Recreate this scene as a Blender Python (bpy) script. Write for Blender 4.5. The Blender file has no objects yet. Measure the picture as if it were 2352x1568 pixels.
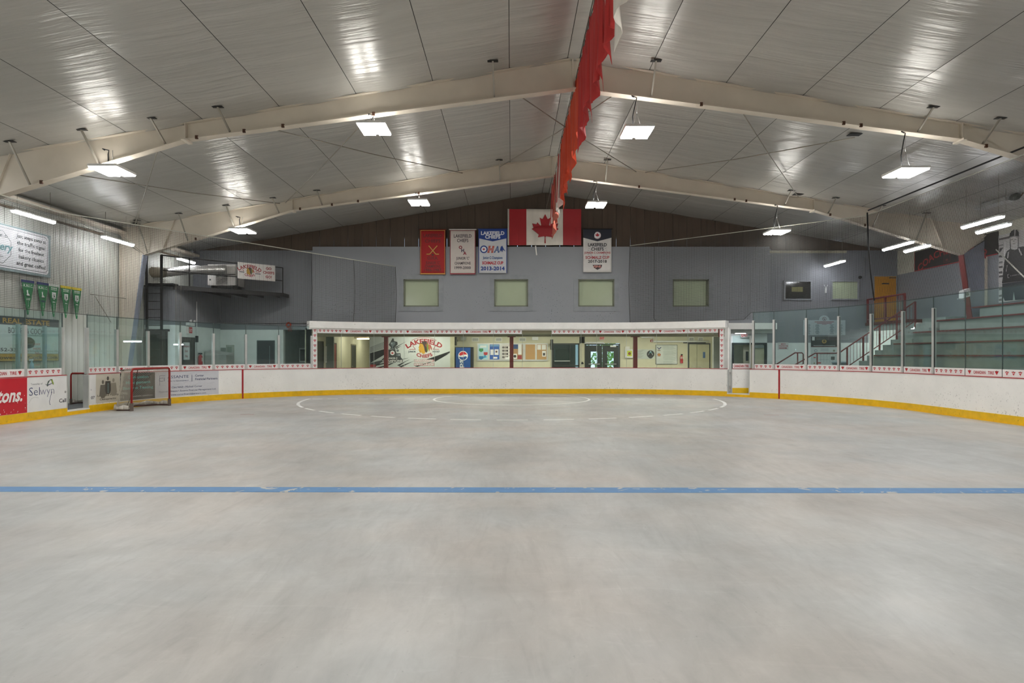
import bpy, bmesh, math, random
from mathutils import Vector, Matrix
from mathutils.geometry import tessellate_polygon
random.seed(7)
PI = math.pi
C = bpy.context.scene.collection
SC = bpy.context.scene
# ------------------------------------------------------------------ camera, world, exposure
F, CX, HY, EYE = 1424.0, 1175.0, 815.0, 1.6      # focal length and vanishing point in photo pixels, eye height
cam_d = bpy.data.cameras.new('camera'); cam = bpy.data.objects.new('camera', cam_d); C.objects.link(cam)
cam.location = (0, 0, EYE); cam.rotation_euler = (PI/2, 0, 0)
cam_d.sensor_width = 36; cam_d.lens = 36*F/2352
cam_d.shift_x = (1176-CX)/2352; cam_d.shift_y = (HY-784)/2352
cam_d.clip_end = 300
SC.camera = cam
w = bpy.data.worlds.new('world'); SC.world = w; w.use_nodes = True
bg = w.node_tree.nodes['Background']; bg.inputs[0].default_value = (.62, .78, 1, 1); bg.inputs[1].default_value = 1.6
vs = SC.view_settings; vs.view_transform = 'Standard'; vs.look = 'None'; vs.gamma = 1; vs.use_curve_mapping = False
vs.exposure = 0.5
P_BAY, P_UP, P_TUBE, P_LOBBY = 60.0, 30.0, 30.0, 24.0          # emission strengths of lamps
try:
    SC.cycles.use_denoising = True
    SC.cycles.max_bounces = 8; SC.cycles.transparent_max_bounces = 24
    SC.cycles.sample_clamp_indirect = 6
except Exception: pass

# ------------------------------------------------------------------ materials
def lin(h):
    if isinstance(h, str):
        h = h.lstrip('#'); r = [int(h[i:i+2], 16)/255 for i in (0, 2, 4)]
    else: r = h
    return tuple((c/12.92 if c <= .04045 else ((c+.055)/1.055)**2.4) for c in r) + (1,)
MATS = {}
def mat(name, col, rough=.6, metal=0, var=.12, scale=3.0, bump=0, bscale=30, stretch=(1, 1, 1), spec=.5, emit=0, coat=0):
    if name in MATS: return MATS[name]
    m = bpy.data.materials.new(name); m.use_nodes = True; MATS[name] = m
    nt = m.node_tree; N = nt.nodes; L = nt.links; p = N['Principled BSDF']
    c = lin(col)
    p.inputs['Base Color'].default_value = c; p.inputs['Roughness'].default_value = rough
    p.inputs['Metallic'].default_value = metal; p.inputs['Specular IOR Level'].default_value = spec
    if coat: p.inputs['Coat Weight'].default_value = coat; p.inputs['Coat Roughness'].default_value = .15
    if emit:
        p.inputs['Emission Color'].default_value = c; p.inputs['Emission Strength'].default_value = emit
    tc = N.new('ShaderNodeTexCoord'); mp = N.new('ShaderNodeMapping'); mp.inputs['Scale'].default_value = stretch
    L.new(tc.outputs['Object'], mp.inputs[0])
    if var:
        nz = N.new('ShaderNodeTexNoise'); nz.inputs['Scale'].default_value = scale; nz.inputs['Detail'].default_value = 5
        L.new(mp.outputs[0], nz.inputs['Vector'])
        mr = N.new('ShaderNodeMapRange'); mr.inputs[1].default_value = .3; mr.inputs[2].default_value = .7
        mr.inputs[3].default_value = 1-var; mr.inputs[4].default_value = 1+var*.6
        L.new(nz.outputs[0], mr.inputs[0])
        mx = N.new('ShaderNodeVectorMath'); mx.operation = 'SCALE'; mx.inputs[0].default_value = c[:3]
        L.new(mr.outputs[0], mx.inputs['Scale']); L.new(mx.outputs[0], p.inputs['Base Color'])
        m['scalar'] = mx.name
    if bump:
        n2 = N.new('ShaderNodeTexNoise'); n2.inputs['Scale'].default_value = bscale; n2.inputs['Detail'].default_value = 4
        L.new(mp.outputs[0], n2.inputs['Vector'])
        b = N.new('ShaderNodeBump'); b.inputs['Strength'].default_value = bump; b.inputs['Distance'].default_value = .02
        L.new(n2.outputs[0], b.inputs['Height']); L.new(b.outputs[0], p.inputs['Normal'])
    return m
def scuff(m, col, scale=18, thr=.66, amount=.8, zfade=None, stretch=(1, 1, 1)):
    """puck marks: sparse small dark dabs of rubber over the paint; denser low down when zfade=(z_low,z_high)"""
    nt = m.node_tree; N = nt.nodes; L = nt.links; p = N['Principled BSDF']
    src = p.inputs['Base Color'].links[0].from_socket if p.inputs['Base Color'].links else None
    g = N.new('ShaderNodeNewGeometry')
    mp = N.new('ShaderNodeMapping'); mp.inputs['Scale'].default_value = stretch; L.new(g.outputs['Position'], mp.inputs[0])
    nz = N.new('ShaderNodeTexNoise'); nz.inputs['Scale'].default_value = scale; nz.inputs['Detail'].default_value = 2
    L.new(mp.outputs[0], nz.inputs['Vector'])
    th = N.new('ShaderNodeMapRange'); th.inputs[1].default_value = thr; th.inputs[2].default_value = thr+.05
    L.new(nz.outputs[0], th.inputs[0]); fac = th.outputs[0]
    n2 = N.new('ShaderNodeTexNoise'); n2.inputs['Scale'].default_value = .8; L.new(g.outputs['Position'], n2.inputs['Vector'])
    m2 = N.new('ShaderNodeMapRange'); m2.inputs[1].default_value = .38; m2.inputs[2].default_value = .62; m2.inputs[4].default_value = amount
    L.new(n2.outputs[0], m2.inputs[0])
    mu = N.new('ShaderNodeMath'); mu.operation = 'MULTIPLY'; L.new(fac, mu.inputs[0]); L.new(m2.outputs[0], mu.inputs[1]); fac = mu.outputs[0]
    if zfade:
        sx = N.new('ShaderNodeSeparateXYZ'); L.new(g.outputs['Position'], sx.inputs[0])
        m3 = N.new('ShaderNodeMapRange'); m3.inputs[1].default_value = zfade[0]; m3.inputs[2].default_value = zfade[1]
        m3.inputs[3].default_value = 1; m3.inputs[4].default_value = .12; L.new(sx.outputs[2], m3.inputs[0])
        q = N.new('ShaderNodeMath'); q.operation = 'MULTIPLY'; L.new(fac, q.inputs[0]); L.new(m3.outputs[0], q.inputs[1]); fac = q.outputs[0]
    mx = N.new('ShaderNodeMix'); mx.data_type = 'RGBA'
    L.new(fac, mx.inputs['Factor'])
    if src: L.new(src, mx.inputs[6])
    else: mx.inputs[6].default_value = p.inputs['Base Color'].default_value
    mx.inputs[7].default_value = lin(col); L.new(mx.outputs[2], p.inputs['Base Color'])
    return m
def blockbump(m, strength=.35, horiz='xz'):
    """painted concrete blocks: faint 40 x 20 cm coursing as relief"""
    nt = m.node_tree; N = nt.nodes; L = nt.links; p = N['Principled BSDF']
    g = N.new('ShaderNodeNewGeometry'); sx = N.new('ShaderNodeSeparateXYZ'); L.new(g.outputs['Position'], sx.inputs[0])
    ad = N.new('ShaderNodeMath'); ad.operation = 'ADD'; L.new(sx.outputs[0], ad.inputs[0]); L.new(sx.outputs[1], ad.inputs[1])
    cb = N.new('ShaderNodeCombineXYZ'); L.new(ad.outputs[0], cb.inputs[0]); L.new(sx.outputs[2], cb.inputs[1])
    br = N.new('ShaderNodeTexBrick'); br.inputs['Scale'].default_value = 1; br.inputs['Brick Width'].default_value = .4
    br.inputs['Row Height'].default_value = .2; br.inputs['Mortar Size'].default_value = .006
    L.new(cb.outputs[0], br.inputs['Vector'])
    b = N.new('ShaderNodeBump'); b.invert = True; b.inputs['Strength'].default_value = strength; b.inputs['Distance'].default_value = .01
    L.new(br.outputs['Fac'], b.inputs['Height'])
    L.new(b.outputs[0], p.inputs['Normal']); return m

WHITE = scuff(mat('board_plastic', '#f3f2ef', .35, var=.05, scale=1.5), '#55534f', 26, .635, .62, (.15, 1.0), (1, 1, .8))
HEADW = scuff(mat('header_plastic', '#f2f1ee', .4, var=.05), '#6a6864', 22, .68, .5)
YEL = scuff(mat('kick_yellow', '#e8bb08', .4, var=.12, scale=6), '#8a6a10', 20, .66, .5)
RED = mat('rail_red', '#a81c26', .45)
STRIPE = mat('stripe_red', '#a51522', .4)
GREYW = blockbump(scuff(mat('grey_block_paint', '#898c92', .55, var=.06, scale=.7), '#1c1c1e', 20, .635, .95, (2.9, 5.6)), .25)
GREY2 = blockbump(mat('grey_side_paint', '#7f8288', .6, var=.08, scale=.8), .3)
WHT2 = blockbump(mat('white_block_paint', '#dfe4e2', .5, var=.06), .4)
CREAMW = blockbump(mat('cream_block_paint', '#c4c1a9', .5, var=.06), .4)
SIDING = mat('pale_siding', '#b9bab2', .4, metal=.0, var=.06, stretch=(1, 1, .15))
BROWN = mat('brown_siding', '#54463a', .6, var=.15, stretch=(1, 1, .2))
STEEL = mat('frame_cream', '#d0c6b6', .55, var=.08, scale=1.5)
STEELR = mat('column_red', '#6b1c1a', .5)
STEELG = mat('column_blue_grey', '#8a90a0', .5)
DARK = mat('black_steel', '#131315', .5)
BLACK = mat('matt_black', '#101113', .6)
CHROME = mat('bare_metal', '#b5b5b4', .3, metal=.8)
ALU = mat('aluminium', '#c9cac8', .38, metal=.45)
RAILR = mat('handrail_maroon', '#6e1a1c', .45)
CONC = mat('step_concrete', '#8f9895', .7, var=.15, scale=5)
TIER = mat('tier_concrete', '#838c88', .65, var=.12, scale=3)
PLANK = mat('bench_red', '#6a201e', .55, var=.2, scale=6, stretch=(1, .1, 1))
ROPE = mat('net_rope', '#3a3a38', .9)
NETM = mat('net_twine', '#3f3f3d', .9)
CORD = mat('black_cord', '#19191a', .7)
WIRE = mat('galvanised_wire', '#9c978c', .45, metal=.5)
CABLEW = mat('white_cable', '#b9b8ac', .5)
DOORB = mat('dark_door', '#1c2327', .4)
DOORC = mat('cream_door', '#a8a68c', .5)
DOORG = mat('green_black_door', '#2a312e', .4)
YDOOR = mat('ochre_door', '#c98a12', .5)
def emis(name, col, s):
    if name in MATS: return MATS[name]
    m = bpy.data.materials.new(name); m.use_nodes = True; nt = m.node_tree; MATS[name] = m
    nt.nodes.remove(nt.nodes['Principled BSDF']); e = nt.nodes.new('ShaderNodeEmission')
    e.inputs[0].default_value = lin(col); e.inputs[1].default_value = s
    nt.links.new(e.outputs[0], nt.nodes['Material Output'].inputs[0]); return m
LED = emis('led_panel', '#fffdf8', P_BAY); LEDUP = emis('led_uplight', '#fffdf8', P_UP)
TUBE = emis('tube_light', '#f8fbff', P_TUBE); LOBL = emis('lobby_light', '#fff9ea', P_LOBBY); EXITR = emis('exit_red', '#ff4040', 1.3)
def glass(name, tint, haze=.03, hz='#9fb3b0'):
    m = bpy.data.materials.new(name); m.use_nodes = True; nt = m.node_tree; N = nt.nodes; L = nt.links; N.remove(N['Principled BSDF'])
    t = N.new('ShaderNodeBsdfTransparent'); t.inputs[0].default_value = lin(tint)
    g = N.new('ShaderNodeBsdfGlossy'); g.inputs['Roughness'].default_value = .02
    d = N.new('ShaderNodeBsdfDiffuse'); d.inputs[0].default_value = lin(hz)
    f = N.new('ShaderNodeFresnel'); gg = N.new('ShaderNodeNewGeometry'); ri = N.new('ShaderNodeMapRange'); ri.inputs[3].default_value = 1.45; ri.inputs[4].default_value = 1/1.45
    L.new(gg.outputs['Backfacing'], ri.inputs[0]); L.new(ri.outputs[0], f.inputs[0])      # same surface reflectance entering and leaving the sheet
    nz = N.new('ShaderNodeTexNoise'); nz.inputs['Scale'].default_value = 2.0; nz.inputs['Detail'].default_value = 6
    mr = N.new('ShaderNodeMapRange'); mr.inputs[3].default_value = haze*.3; mr.inputs[4].default_value = haze*1.7
    L.new(nz.outputs[0], mr.inputs[0])
    a = N.new('ShaderNodeMixShader'); L.new(mr.outputs[0], a.inputs[0]); L.new(t.outputs[0], a.inputs[1]); L.new(d.outputs[0], a.inputs[2])
    b = N.new('ShaderNodeMixShader'); L.new(f.outputs[0], b.inputs[0]); L.new(a.outputs[0], b.inputs[1]); L.new(g.outputs[0], b.inputs[2])
    L.new(b.outputs[0], N['Material Output'].inputs[0]); return m
GLASS = glass('rink_acrylic', '#edf6f5', .03, '#b5cac6')
GLASSC = glass('clear_glass', '#f3f7f4', .01)
WINGL = mat('window_frosted', '#a9b49a', .12, var=.05, scale=1, spec=.8)

# ------------------------------------------------------------------ mesh helpers
class MB:
    def __init__(s): s.v = []; s.f = []; s.sm = []
    def quad(s, a, b, c, d, sm=False): n = len(s.v); s.v += [tuple(a), tuple(b), tuple(c), tuple(d)]; s.f.append((n, n+1, n+2, n+3)); s.sm.append(sm)
    def tri(s, a, b, c): n = len(s.v); s.v += [tuple(a), tuple(b), tuple(c)]; s.f.append((n, n+1, n+2)); s.sm.append(False)
    def hexa(s, p):                                   # 8 points: bottom ring 0-3, top ring 4-7
        n = len(s.v); s.v += [tuple(q) for q in p]
        for f in ((3, 2, 1, 0), (4, 5, 6, 7), (0, 1, 5, 4), (1, 2, 6, 5), (2, 3, 7, 6), (3, 0, 4, 7)): s.f.append(tuple(n+i for i in f)); s.sm.append(False)
        return s
    def box(s, x0, y0, z0, x1, y1, z1):
        return s.hexa([(x0, y0, z0), (x1, y0, z0), (x1, y1, z0), (x0, y1, z0), (x0, y0, z1), (x1, y0, z1), (x1, y1, z1), (x0, y1, z1)])
    def prism(s, pts, axis, a, b):                    # closed polygon extruded along an axis ('x','y','z')
        def P(p, t): return {'x': (t, p[0], p[1]), 'y': (p[0], t, p[1]), 'z': (p[0], p[1], t)}[axis]
        n = len(s.v); k = len(pts); s.v += [P(p, a) for p in pts]+[P(p, b) for p in pts]
        for t in tessellate_polygon([[Vector((p[0], p[1], 0)) for p in pts]]):
            s.f.append(tuple(n+i for i in t)); s.f.append(tuple(n+k+i for i in reversed(t))); s.sm += [False, False]
        for i in range(k): j = (i+1) % k; s.f.append((n+i, n+j, n+k+j, n+k+i)); s.sm.append(False)
        return s
    def tube(s, pts, r, k=8, cap=True, closed=False):
        pts = [Vector(p) for p in pts]; n0 = len(s.v); m = len(pts)
        for i, p in enumerate(pts):
            if closed: d = pts[(i+1) % m]-pts[i-1]
            else: d = pts[min(i+1, m-1)]-pts[max(i-1, 0)]
            d.normalize(); up = Vector((0, 0, 1)) if abs(d.z) < .9 else Vector((1, 0, 0))
            a = d.cross(up).normalized(); b = a.cross(d); rr = r[i] if isinstance(r, (list, tuple)) else r
            for j in range(k):
                t = 2*PI*j/k; s.v.append(tuple(p+a*math.cos(t)*rr+b*math.sin(t)*rr))
        for i in range(m if closed else m-1):
            i2 = (i+1) % m
            for j in range(k):
                j2 = (j+1) % k; s.f.append((n0+i*k+j, n0+i*k+j2, n0+i2*k+j2, n0+i2*k+j)); s.sm.append(k > 4)
        if cap and not closed:
            s.f.append(tuple(n0+j for j in range(k))); s.f.append(tuple(n0+(m-1)*k+j for j in reversed(range(k)))); s.sm += [False, False]
        return s
    def bar(s, a, b, w, h):                           # rectangular bar between two points
        a, b = Vector(a), Vector(b); d = (b-a).normalized(); up = Vector((0, 0, 1)) if abs(d.z) < .95 else Vector((0, 1, 0))
        u = d.cross(up).normalized()*w/2; v = u.cross(d).normalized()*h/2
        return s.hexa([a-u-v, a+u-v, a+u+v, a-u+v, b-u-v, b+u-v, b+u+v, b-u+v])
    def strip(s, mp, s0, s1, z0, z1, o0, o1, n):      # box following a mapper mp(s,z,off) in n steps
        N = len(s.v)
        for i in range(n+1):
            q = s0+(s1-s0)*i/n
            for (z, o) in ((z0, o0), (z0, o1), (z1, o1), (z1, o0)): s.v.append(tuple(mp(q, z, o)))
        for i in range(n):
            for j in range(4): k = (j+1) % 4; s.f.append((N+i*4+j, N+i*4+k, N+i*4+4+k, N+i*4+4+j)); s.sm.append(False)
        s.f.append((N, N+1, N+2, N+3)); e = N+n*4; s.f.append((e+3, e+2, e+1, e)); s.sm += [False, False]
        return s
    def lathe(s, prof, c, k=20, axis='z'):
        n0 = len(s.v)
        for (r, h) in prof:
            for j in range(k):
                t = 2*PI*j/k; x, y = r*math.cos(t), r*math.sin(t)
                s.v.append((c[0]+x, c[1]+y, c[2]+h) if axis == 'z' else ((c[0]+x, c[1]+h, c[2]+y) if axis == 'y' else (c[0]+h, c[1]+x, c[2]+y)))
        for i in range(len(prof)-1):
            for j in range(k): j2 = (j+1) % k; s.f.append((n0+i*k+j, n0+i*k+j2, n0+(i+1)*k+j2, n0+(i+1)*k+j)); s.sm.append(True)
        s.f.append(tuple(n0+j for j in reversed(range(k)))); s.f.append(tuple(n0+(len(prof)-1)*k+j for j in range(k))); s.sm += [False, False]
        return s
    def build(s, name, m, parent=None, label=None, cat=None, group=None, kind=None, fix=True):
        me = bpy.data.meshes.new(name)
        off = Vector(parent.location) if parent is not None and parent.type == 'EMPTY' else Vector((0, 0, 0))
        org = Vector((0, 0, 0))
        if parent is None and s.v:
            xs = [v[0] for v in s.v]; ys = [v[1] for v in s.v]; zs = [v[2] for v in s.v]
            org = Vector(((min(xs)+max(xs))/2, (min(ys)+max(ys))/2, min(zs)))
        elif parent is not None: org = world_loc(parent)
        me.from_pydata([tuple(Vector(v)-org) for v in s.v], [], s.f)
        me.polygons.foreach_set('use_smooth', s.sm)
        if fix:
            bm = bmesh.new(); bm.from_mesh(me); bmesh.ops.recalc_face_normals(bm, faces=bm.faces); bm.to_mesh(me); bm.free()
        me.materials.append(m); me.update()
        o = bpy.data.objects.new(name, me); C.objects.link(o)
        if parent is None: o.location = org
        else: o.parent = parent
        return tag(o, label, cat, group, kind)
def world_loc(o):
    v = Vector((0, 0, 0))
    while o is not None: v += Vector(o.location); o = o.parent
    return v
def tag(o, label=None, cat=None, group=None, kind=None):
    if label: o['label'] = label
    if cat: o['category'] = cat
    if group: o['group'] = group
    if kind: o['kind'] = kind
    return o
def thing(name, label, cat, loc=(0, 0, 0), group=None, kind=None):
    o = bpy.data.objects.new(name, None); C.objects.link(o); o.location = loc; o.empty_display_size = .2
    return tag(o, label, cat, group, kind)
def copy_tree(o, parent=None):
    c = o.copy(); C.objects.link(c)
    if parent is not None: c.parent = parent
    for ch in list(o.children): copy_tree(ch, c)
    return c
def W(px, py, Y): return ((px-CX)/F*Y, Y, EYE+(HY-py)/F*Y)      # the real point at depth Y seen at a photo pixel

# ------------------------------------------------------------------ flat print: lettering and shapes laid on a surface
TXT = {}
def text_geom(t, bold=0.0):
    k = (t, bold)
    if k in TXT: return TXT[k]
    cu = bpy.data.curves.new('t', 'FONT'); cu.body = t; cu.size = 1; cu.offset = bold; cu.resolution_u = 2
    ob = bpy.data.objects.new('t', cu); C.objects.link(ob)
    dg = bpy.context.evaluated_depsgraph_get(); me = bpy.data.meshes.new_from_object(ob.evaluated_get(dg))
    v = [(q.co.x, q.co.y) for q in me.vertices]; f = [tuple(p.vertices) for p in me.polygons]
    bpy.data.objects.remove(ob); bpy.data.curves.remove(cu); bpy.data.meshes.remove(me)
    x0 = min(a for a, b in v); x1 = max(a for a, b in v)
    TXT[k] = ([(a-(x0+x1)/2, b) for a, b in v], f, x1-x0); return TXT[k]
_cv, _cf, _cw = text_geom('H'); CAP = max(b for a, b in _cv)
INK = {}
def ink(col):
    if col not in INK: INK[col] = mat('ink_'+col.strip('#'), col, .5, var=.05)
    return INK[col]
class Print:
    def __init__(s, mp, parent, base=.003): s.mp = mp; s.par = parent; s.b = base; s.g = {}
    def _g(s, col, kind): return s.g.setdefault((col, kind), MB())
    def rect(s, x0, z0, x1, z1, col, layer=0, n=1):
        g = s._g(col, 'print'); o = s.b+layer*.003
        for i in range(n):
            a = x0+(x1-x0)*i/n; b = x0+(x1-x0)*(i+1)/n
            g.quad(s.mp(a, z0, o), s.mp(b, z0, o), s.mp(b, z1, o), s.mp(a, z1, o))
    def poly(s, pts, col, layer=0):
        g = s._g(col, 'print'); o = s.b+layer*.003
        for t in tessellate_polygon([[Vector((p[0], p[1], 0)) for p in pts]]): g.tri(*[s.mp(pts[i][0], pts[i][1], o) for i in t])
    def disc(s, x, z, r, col, layer=0, k=24, ry=None): s.poly([(x+r*math.cos(2*PI*i/k), z+(ry or r)*math.sin(2*PI*i/k)) for i in range(k)], col, layer)
    def line(s, pts, w, col, layer=0):
        g = s._g(col, 'print'); o = s.b+layer*.003
        for (a, b) in zip(pts, pts[1:]):
            d = Vector((b[0]-a[0], b[1]-a[1])); d.normalize(); n = Vector((-d.y, d.x))*w/2
            g.quad(*[s.mp(p[0]+n.x*q, p[1]+n.y*q, o) for p, q in ((a, 1), (a, -1), (b, -1), (b, 1))])
    def leaf(s, x, z, h, col, layer=0):
        s.poly([(x+a/4030*h, z-b/4030*h) for a, b in LEAF], col, layer)
    def text(s, t, x, z, h, col, w=None, bold=.0, shear=0, arc=0, layer=1, rot=0):
        v, f, tw = text_geom(t, bold); sy = h/CAP; sx = (w/tw) if w else sy; g = s._g(col, 'lettering'); o = s.b+layer*.003; n = len(g.v)
        cr, sr = math.cos(rot), math.sin(rot)
        for a, b in v:
            a = a*sx+b*sy*shear; b = b*sy
            if arc > 0: t_ = a/arc; a, b = (arc+b)*math.sin(t_), (arc+b)*math.cos(t_)-arc
            elif arc < 0: R = -arc; t_ = a/R; a, b = (R-b)*math.sin(t_), R-(R-b)*math.cos(t_)
            a, b = a*cr-b*sr, a*sr+b*cr
            g.v.append(tuple(s.mp(x+a, z+b, o)))
        for q in f: g.f.append(tuple(n+i for i in q)); g.sm.append(False)
    def done(s):
        for (col, kind), g in s.g.items(): g.build(kind, ink(col), s.par, fix=False, kind='stuff')
_half = [(-90, 2030), (-45, 1167), (-156, 1069), (-1015, 1220), (-899, 900), (-919, 827), (-1860, 65), (-1648, -34), (-1614, -113), (-1800, -685), (-1258, -570), (-1185, -608), (-1080, -855), (-657, -401), (-546, -458), (-750, -1510), (-423, -1321), (-332, -1348)]
LEAF = _half+[(0, -2000)]+[(-a, b) for a, b in reversed(_half)]
def plane_y(Y): return lambda a, z, o: (a, Y-o, z)              # print faces the camera, u = +X
def plane_l(X): return lambda a, z, o: (X+o, a, z)              # on the wall to the left, u = +Y
def plane_r(X): return lambda a, z, o: (X-o, -a, z)             # on the wall to the right, u = -Y

# ------------------------------------------------------------------ rink outline
XL, XR, YE, RR = -11.8, 11.6, 25.7, 8.3
CLX, CRX, CY = XL+RR, XR-RR, YE-RR
S_M = (CLX+CRX)/2; ARC = RR*PI/2; SR0 = CRX-S_M; SL0 = S_M-CLX
def rim(s):
    if s >= 0:
        if s <= SR0: return S_M+s, YE, 0, -1
        if s <= SR0+ARC: t = (s-SR0)/RR; return CRX+RR*math.sin(t), CY+RR*math.cos(t), -math.sin(t), -math.cos(t)
        return XR, CY-(s-SR0-ARC), -1, 0
    q = -s
    if q <= SL0: return S_M-q, YE, 0, -1
    if q <= SL0+ARC: t = (q-SL0)/RR; return CLX-RR*math.sin(t), CY+RR*math.cos(t), math.sin(t), -math.cos(t)
    return XL, CY-(q-SL0-ARC), 1, 0
def B(s, z, off): x, y, nx, ny = rim(s); return (x+nx*off, y+ny*off, z)
def s_at(px):
    lo, hi = -(SL0+ARC+14), SR0+ARC+14
    for _ in range(60):
        m = (lo+hi)/2; x, y, *_n = rim(m)
        if CX+F*x/y < px: lo = m
        else: hi = m
    return (lo+hi)/2
S_NEARL, S_NEARR = -(SL0+ARC+24), SR0+ARC+24

# ================================================================== SETTING
RX, RZ, SLOPE = 1.44, 8.5, .1667
WLX, WRX, YB, YF = -13.55, 16.43, 26.4, -8.0
def roof(x): return RZ-SLOPE*abs(x-RX)
# floor
def floor_mat():
    m = mat('polished_concrete', '#b9b8b4', .42, var=.0); nt = m.node_tree; N = nt.nodes; L = nt.links; p = N['Principled BSDF']
    g = N.new('ShaderNodeNewGeometry')
    def nz(scale, det, sx=1, sy=1, rot=0, dist=0):
        mp = N.new('ShaderNodeMapping'); mp.inputs['Scale'].default_value = (sx, sy, 1); mp.inputs['Rotation'].default_value = (0, 0, rot)
        L.new(g.outputs['Position'], mp.inputs[0]); n = N.new('ShaderNodeTexNoise'); n.inputs['Scale'].default_value = scale
        n.inputs['Detail'].default_value = det; n.inputs['Distortion'].default_value = dist; n.inputs['Roughness'].default_value = .62; L.new(mp.outputs[0], n.inputs[0]); return n.outputs[0]
    def mr(x, a, b, c, d):
        r = N.new('ShaderNodeMapRange'); L.new(x, r.inputs[0])
        for i, q in enumerate((a, b, c, d)): r.inputs[i+1].default_value = q
        return r.outputs[0]
    def mul(a, b): q = N.new('ShaderNodeMath'); q.operation = 'MULTIPLY'; L.new(a, q.inputs[0]); L.new(b, q.inputs[1]); return q.outputs[0]
    v = mul(mr(nz(.55, 9, dist=.6), .3, .7, .80, 1.1), mr(nz(2.2, 8, 1, .35, .5, 1.5), .3, .7, .93, 1.05))
    v = mul(v, mr(nz(1.1, 6, 1, .3, -.7, 2.5), .35, .68, 1.03, .93))
    v = mul(v, mr(nz(9, 6, 1, .5, .9, 1), .3, .72, .96, 1.03))
    v = mul(v, mr(nz(26, 2), .7, .76, 1, .8))
    v = mul(v, mr(nz(3.2, 7, 1, .25, 1.1, 3), .5, .72, 1, .9))
    v = mul(v, mr(nz(4.0, 9, .25, 1, .3, 3.5), .56, .7, 1, 1.07))
    v = mul(v, mr(nz(14, 5, 1, .12, -.5, 1), .66, .72, 1, 1.08))
    mx = N.new('ShaderNodeVectorMath'); mx.operation = 'SCALE'; L.new(v, mx.inputs['Scale'])
    hue = N.new('ShaderNodeMix'); hue.data_type = 'RGBA'; hue.inputs[6].default_value = lin('#b8b9b8'); hue.inputs[7].default_value = lin('#bcb7b2')
    L.new(mr(nz(.35, 3), .4, .6, 0, 1), hue.inputs['Factor']); L.new(hue.outputs[2], mx.inputs[0]); L.new(mx.outputs[0], p.inputs['Base Color'])
    L.new(mr(nz(.9, 5), .3, .7, .34, .52), p.inputs['Roughness']); return m
FLOORM = floor_mat()
fl = MB(); fl.box(-14.2, YF-.5, -.3, 17.2, 38.5, 0); fl.build('floor', FLOORM, None, 'pale grey polished concrete rink floor with cloudy stains', kind='structure')
def tapem():
    m = mat('blue_tape', '#5a88b8', .55, var=.1, scale=5); nt = m.node_tree; N = nt.nodes; L = nt.links; p = N['Principled BSDF']
    src = p.inputs['Base Color'].links[0].from_socket; g = N.new('ShaderNodeNewGeometry'); n = N.new('ShaderNodeTexNoise'); n.inputs['Scale'].default_value = 3.2; n.inputs['Detail'].default_value = 7; n.inputs['Distortion'].default_value = 2
    L.new(g.outputs['Position'], n.inputs[0]); r = N.new('ShaderNodeMapRange'); r.inputs[1].default_value = .63; r.inputs[2].default_value = .645; L.new(n.outputs[0], r.inputs[0])
    mx = N.new('ShaderNodeMix'); mx.data_type = 'RGBA'; L.new(r.outputs[0], mx.inputs['Factor']); L.new(src, mx.inputs[6]); mx.inputs[7].default_value = lin('#bdbcb8'); L.new(mx.outputs[2], p.inputs['Base Color']); return m
bl = MB(); bl.hexa([(-11.8, 7.295, 0), (11.6, 7.135, 0), (11.6, 7.405, 0), (-11.8, 7.565, 0), (-11.8, 7.295, .003), (11.6, 7.135, .003), (11.6, 7.405, .003), (-11.8, 7.565, .003)])
bl.build('trim_1', tapem(), None, 'worn blue line painted across the concrete floor', kind='structure')
def arcline(cx, cy, r, a0, a1, w, n): # ring segment on the floor
    m = MB()
    for i in range(n):
        t0 = a0+(a1-a0)*i/n; t1 = a0+(a1-a0)*(i+1)/n
        def q(t, rr, z): return (cx+rr*math.sin(t), cy-rr*math.cos(t), z)
        m.hexa([q(t0, r-w/2, 0), q(t1, r-w/2, 0), q(t1, r+w/2, 0), q(t0, r+w/2, 0), q(t0, r-w/2, .003), q(t1, r-w/2, .003), q(t1, r+w/2, .003), q(t0, r+w/2, .003)])
    return m
WLINE = mat('white_line_paint', '#f6f6f4', .6, var=.06, scale=12)
arcline(0, 22.6, 2.81, 0, 2*PI, .085, 96).build('trim_2', WLINE, None, 'small white crease circle painted on the floor', kind='structure')
big = MB()
R2 = 7.36
for i in range(15):                                            # dashed front of the large arc
    a = -1.18+2.36*(i+.18)/15; m = arcline(0, 22.6, R2, a, a+.105, .085, 4); n = len(big.v); big.v += m.v; big.f += [tuple(n+k for k in f) for f in m.f]; big.sm += m.sm
for a0, a1 in ((-PI/2, -1.17), (1.17, PI/2)):
    m = arcline(0, 22.6, R2, a0, a1, .1, 12); n = len(big.v); big.v += m.v; big.f += [tuple(n+k for k in f) for f in m.f]; big.sm += m.sm
for i in range(26):
    x = -R2+.1+i*.56; 
    if abs(x+.2) > 2.9: big.box(x, 22.56, 0, x+.36, 22.645, .003)
big.build('trim_3', WLINE, None, 'large white dashed arc and goal line painted on the floor', kind='structure')
mk = MB()
for (px, py, wd) in ((568, 952, 30), (1772, 953, 34)):
    Y = F*EYE/(py-HY); x = (px-CX)/F*Y; mk.box(x-wd/2/F*Y, Y-.03, 0, x+wd/2/F*Y, Y+.03, .003)
mk.build('trim_4', mat('faded_red_dot', '#b08a88', .6), None, 'two faint red faceoff dots on the floor', kind='structure')
yr = MB().strip(B, S_NEARL, S_NEARR, 0, .004, 0, .075, 160); yr.build('trim_5', YEL, None, 'yellow paint edge along the foot of the boards', kind='structure')

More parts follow.
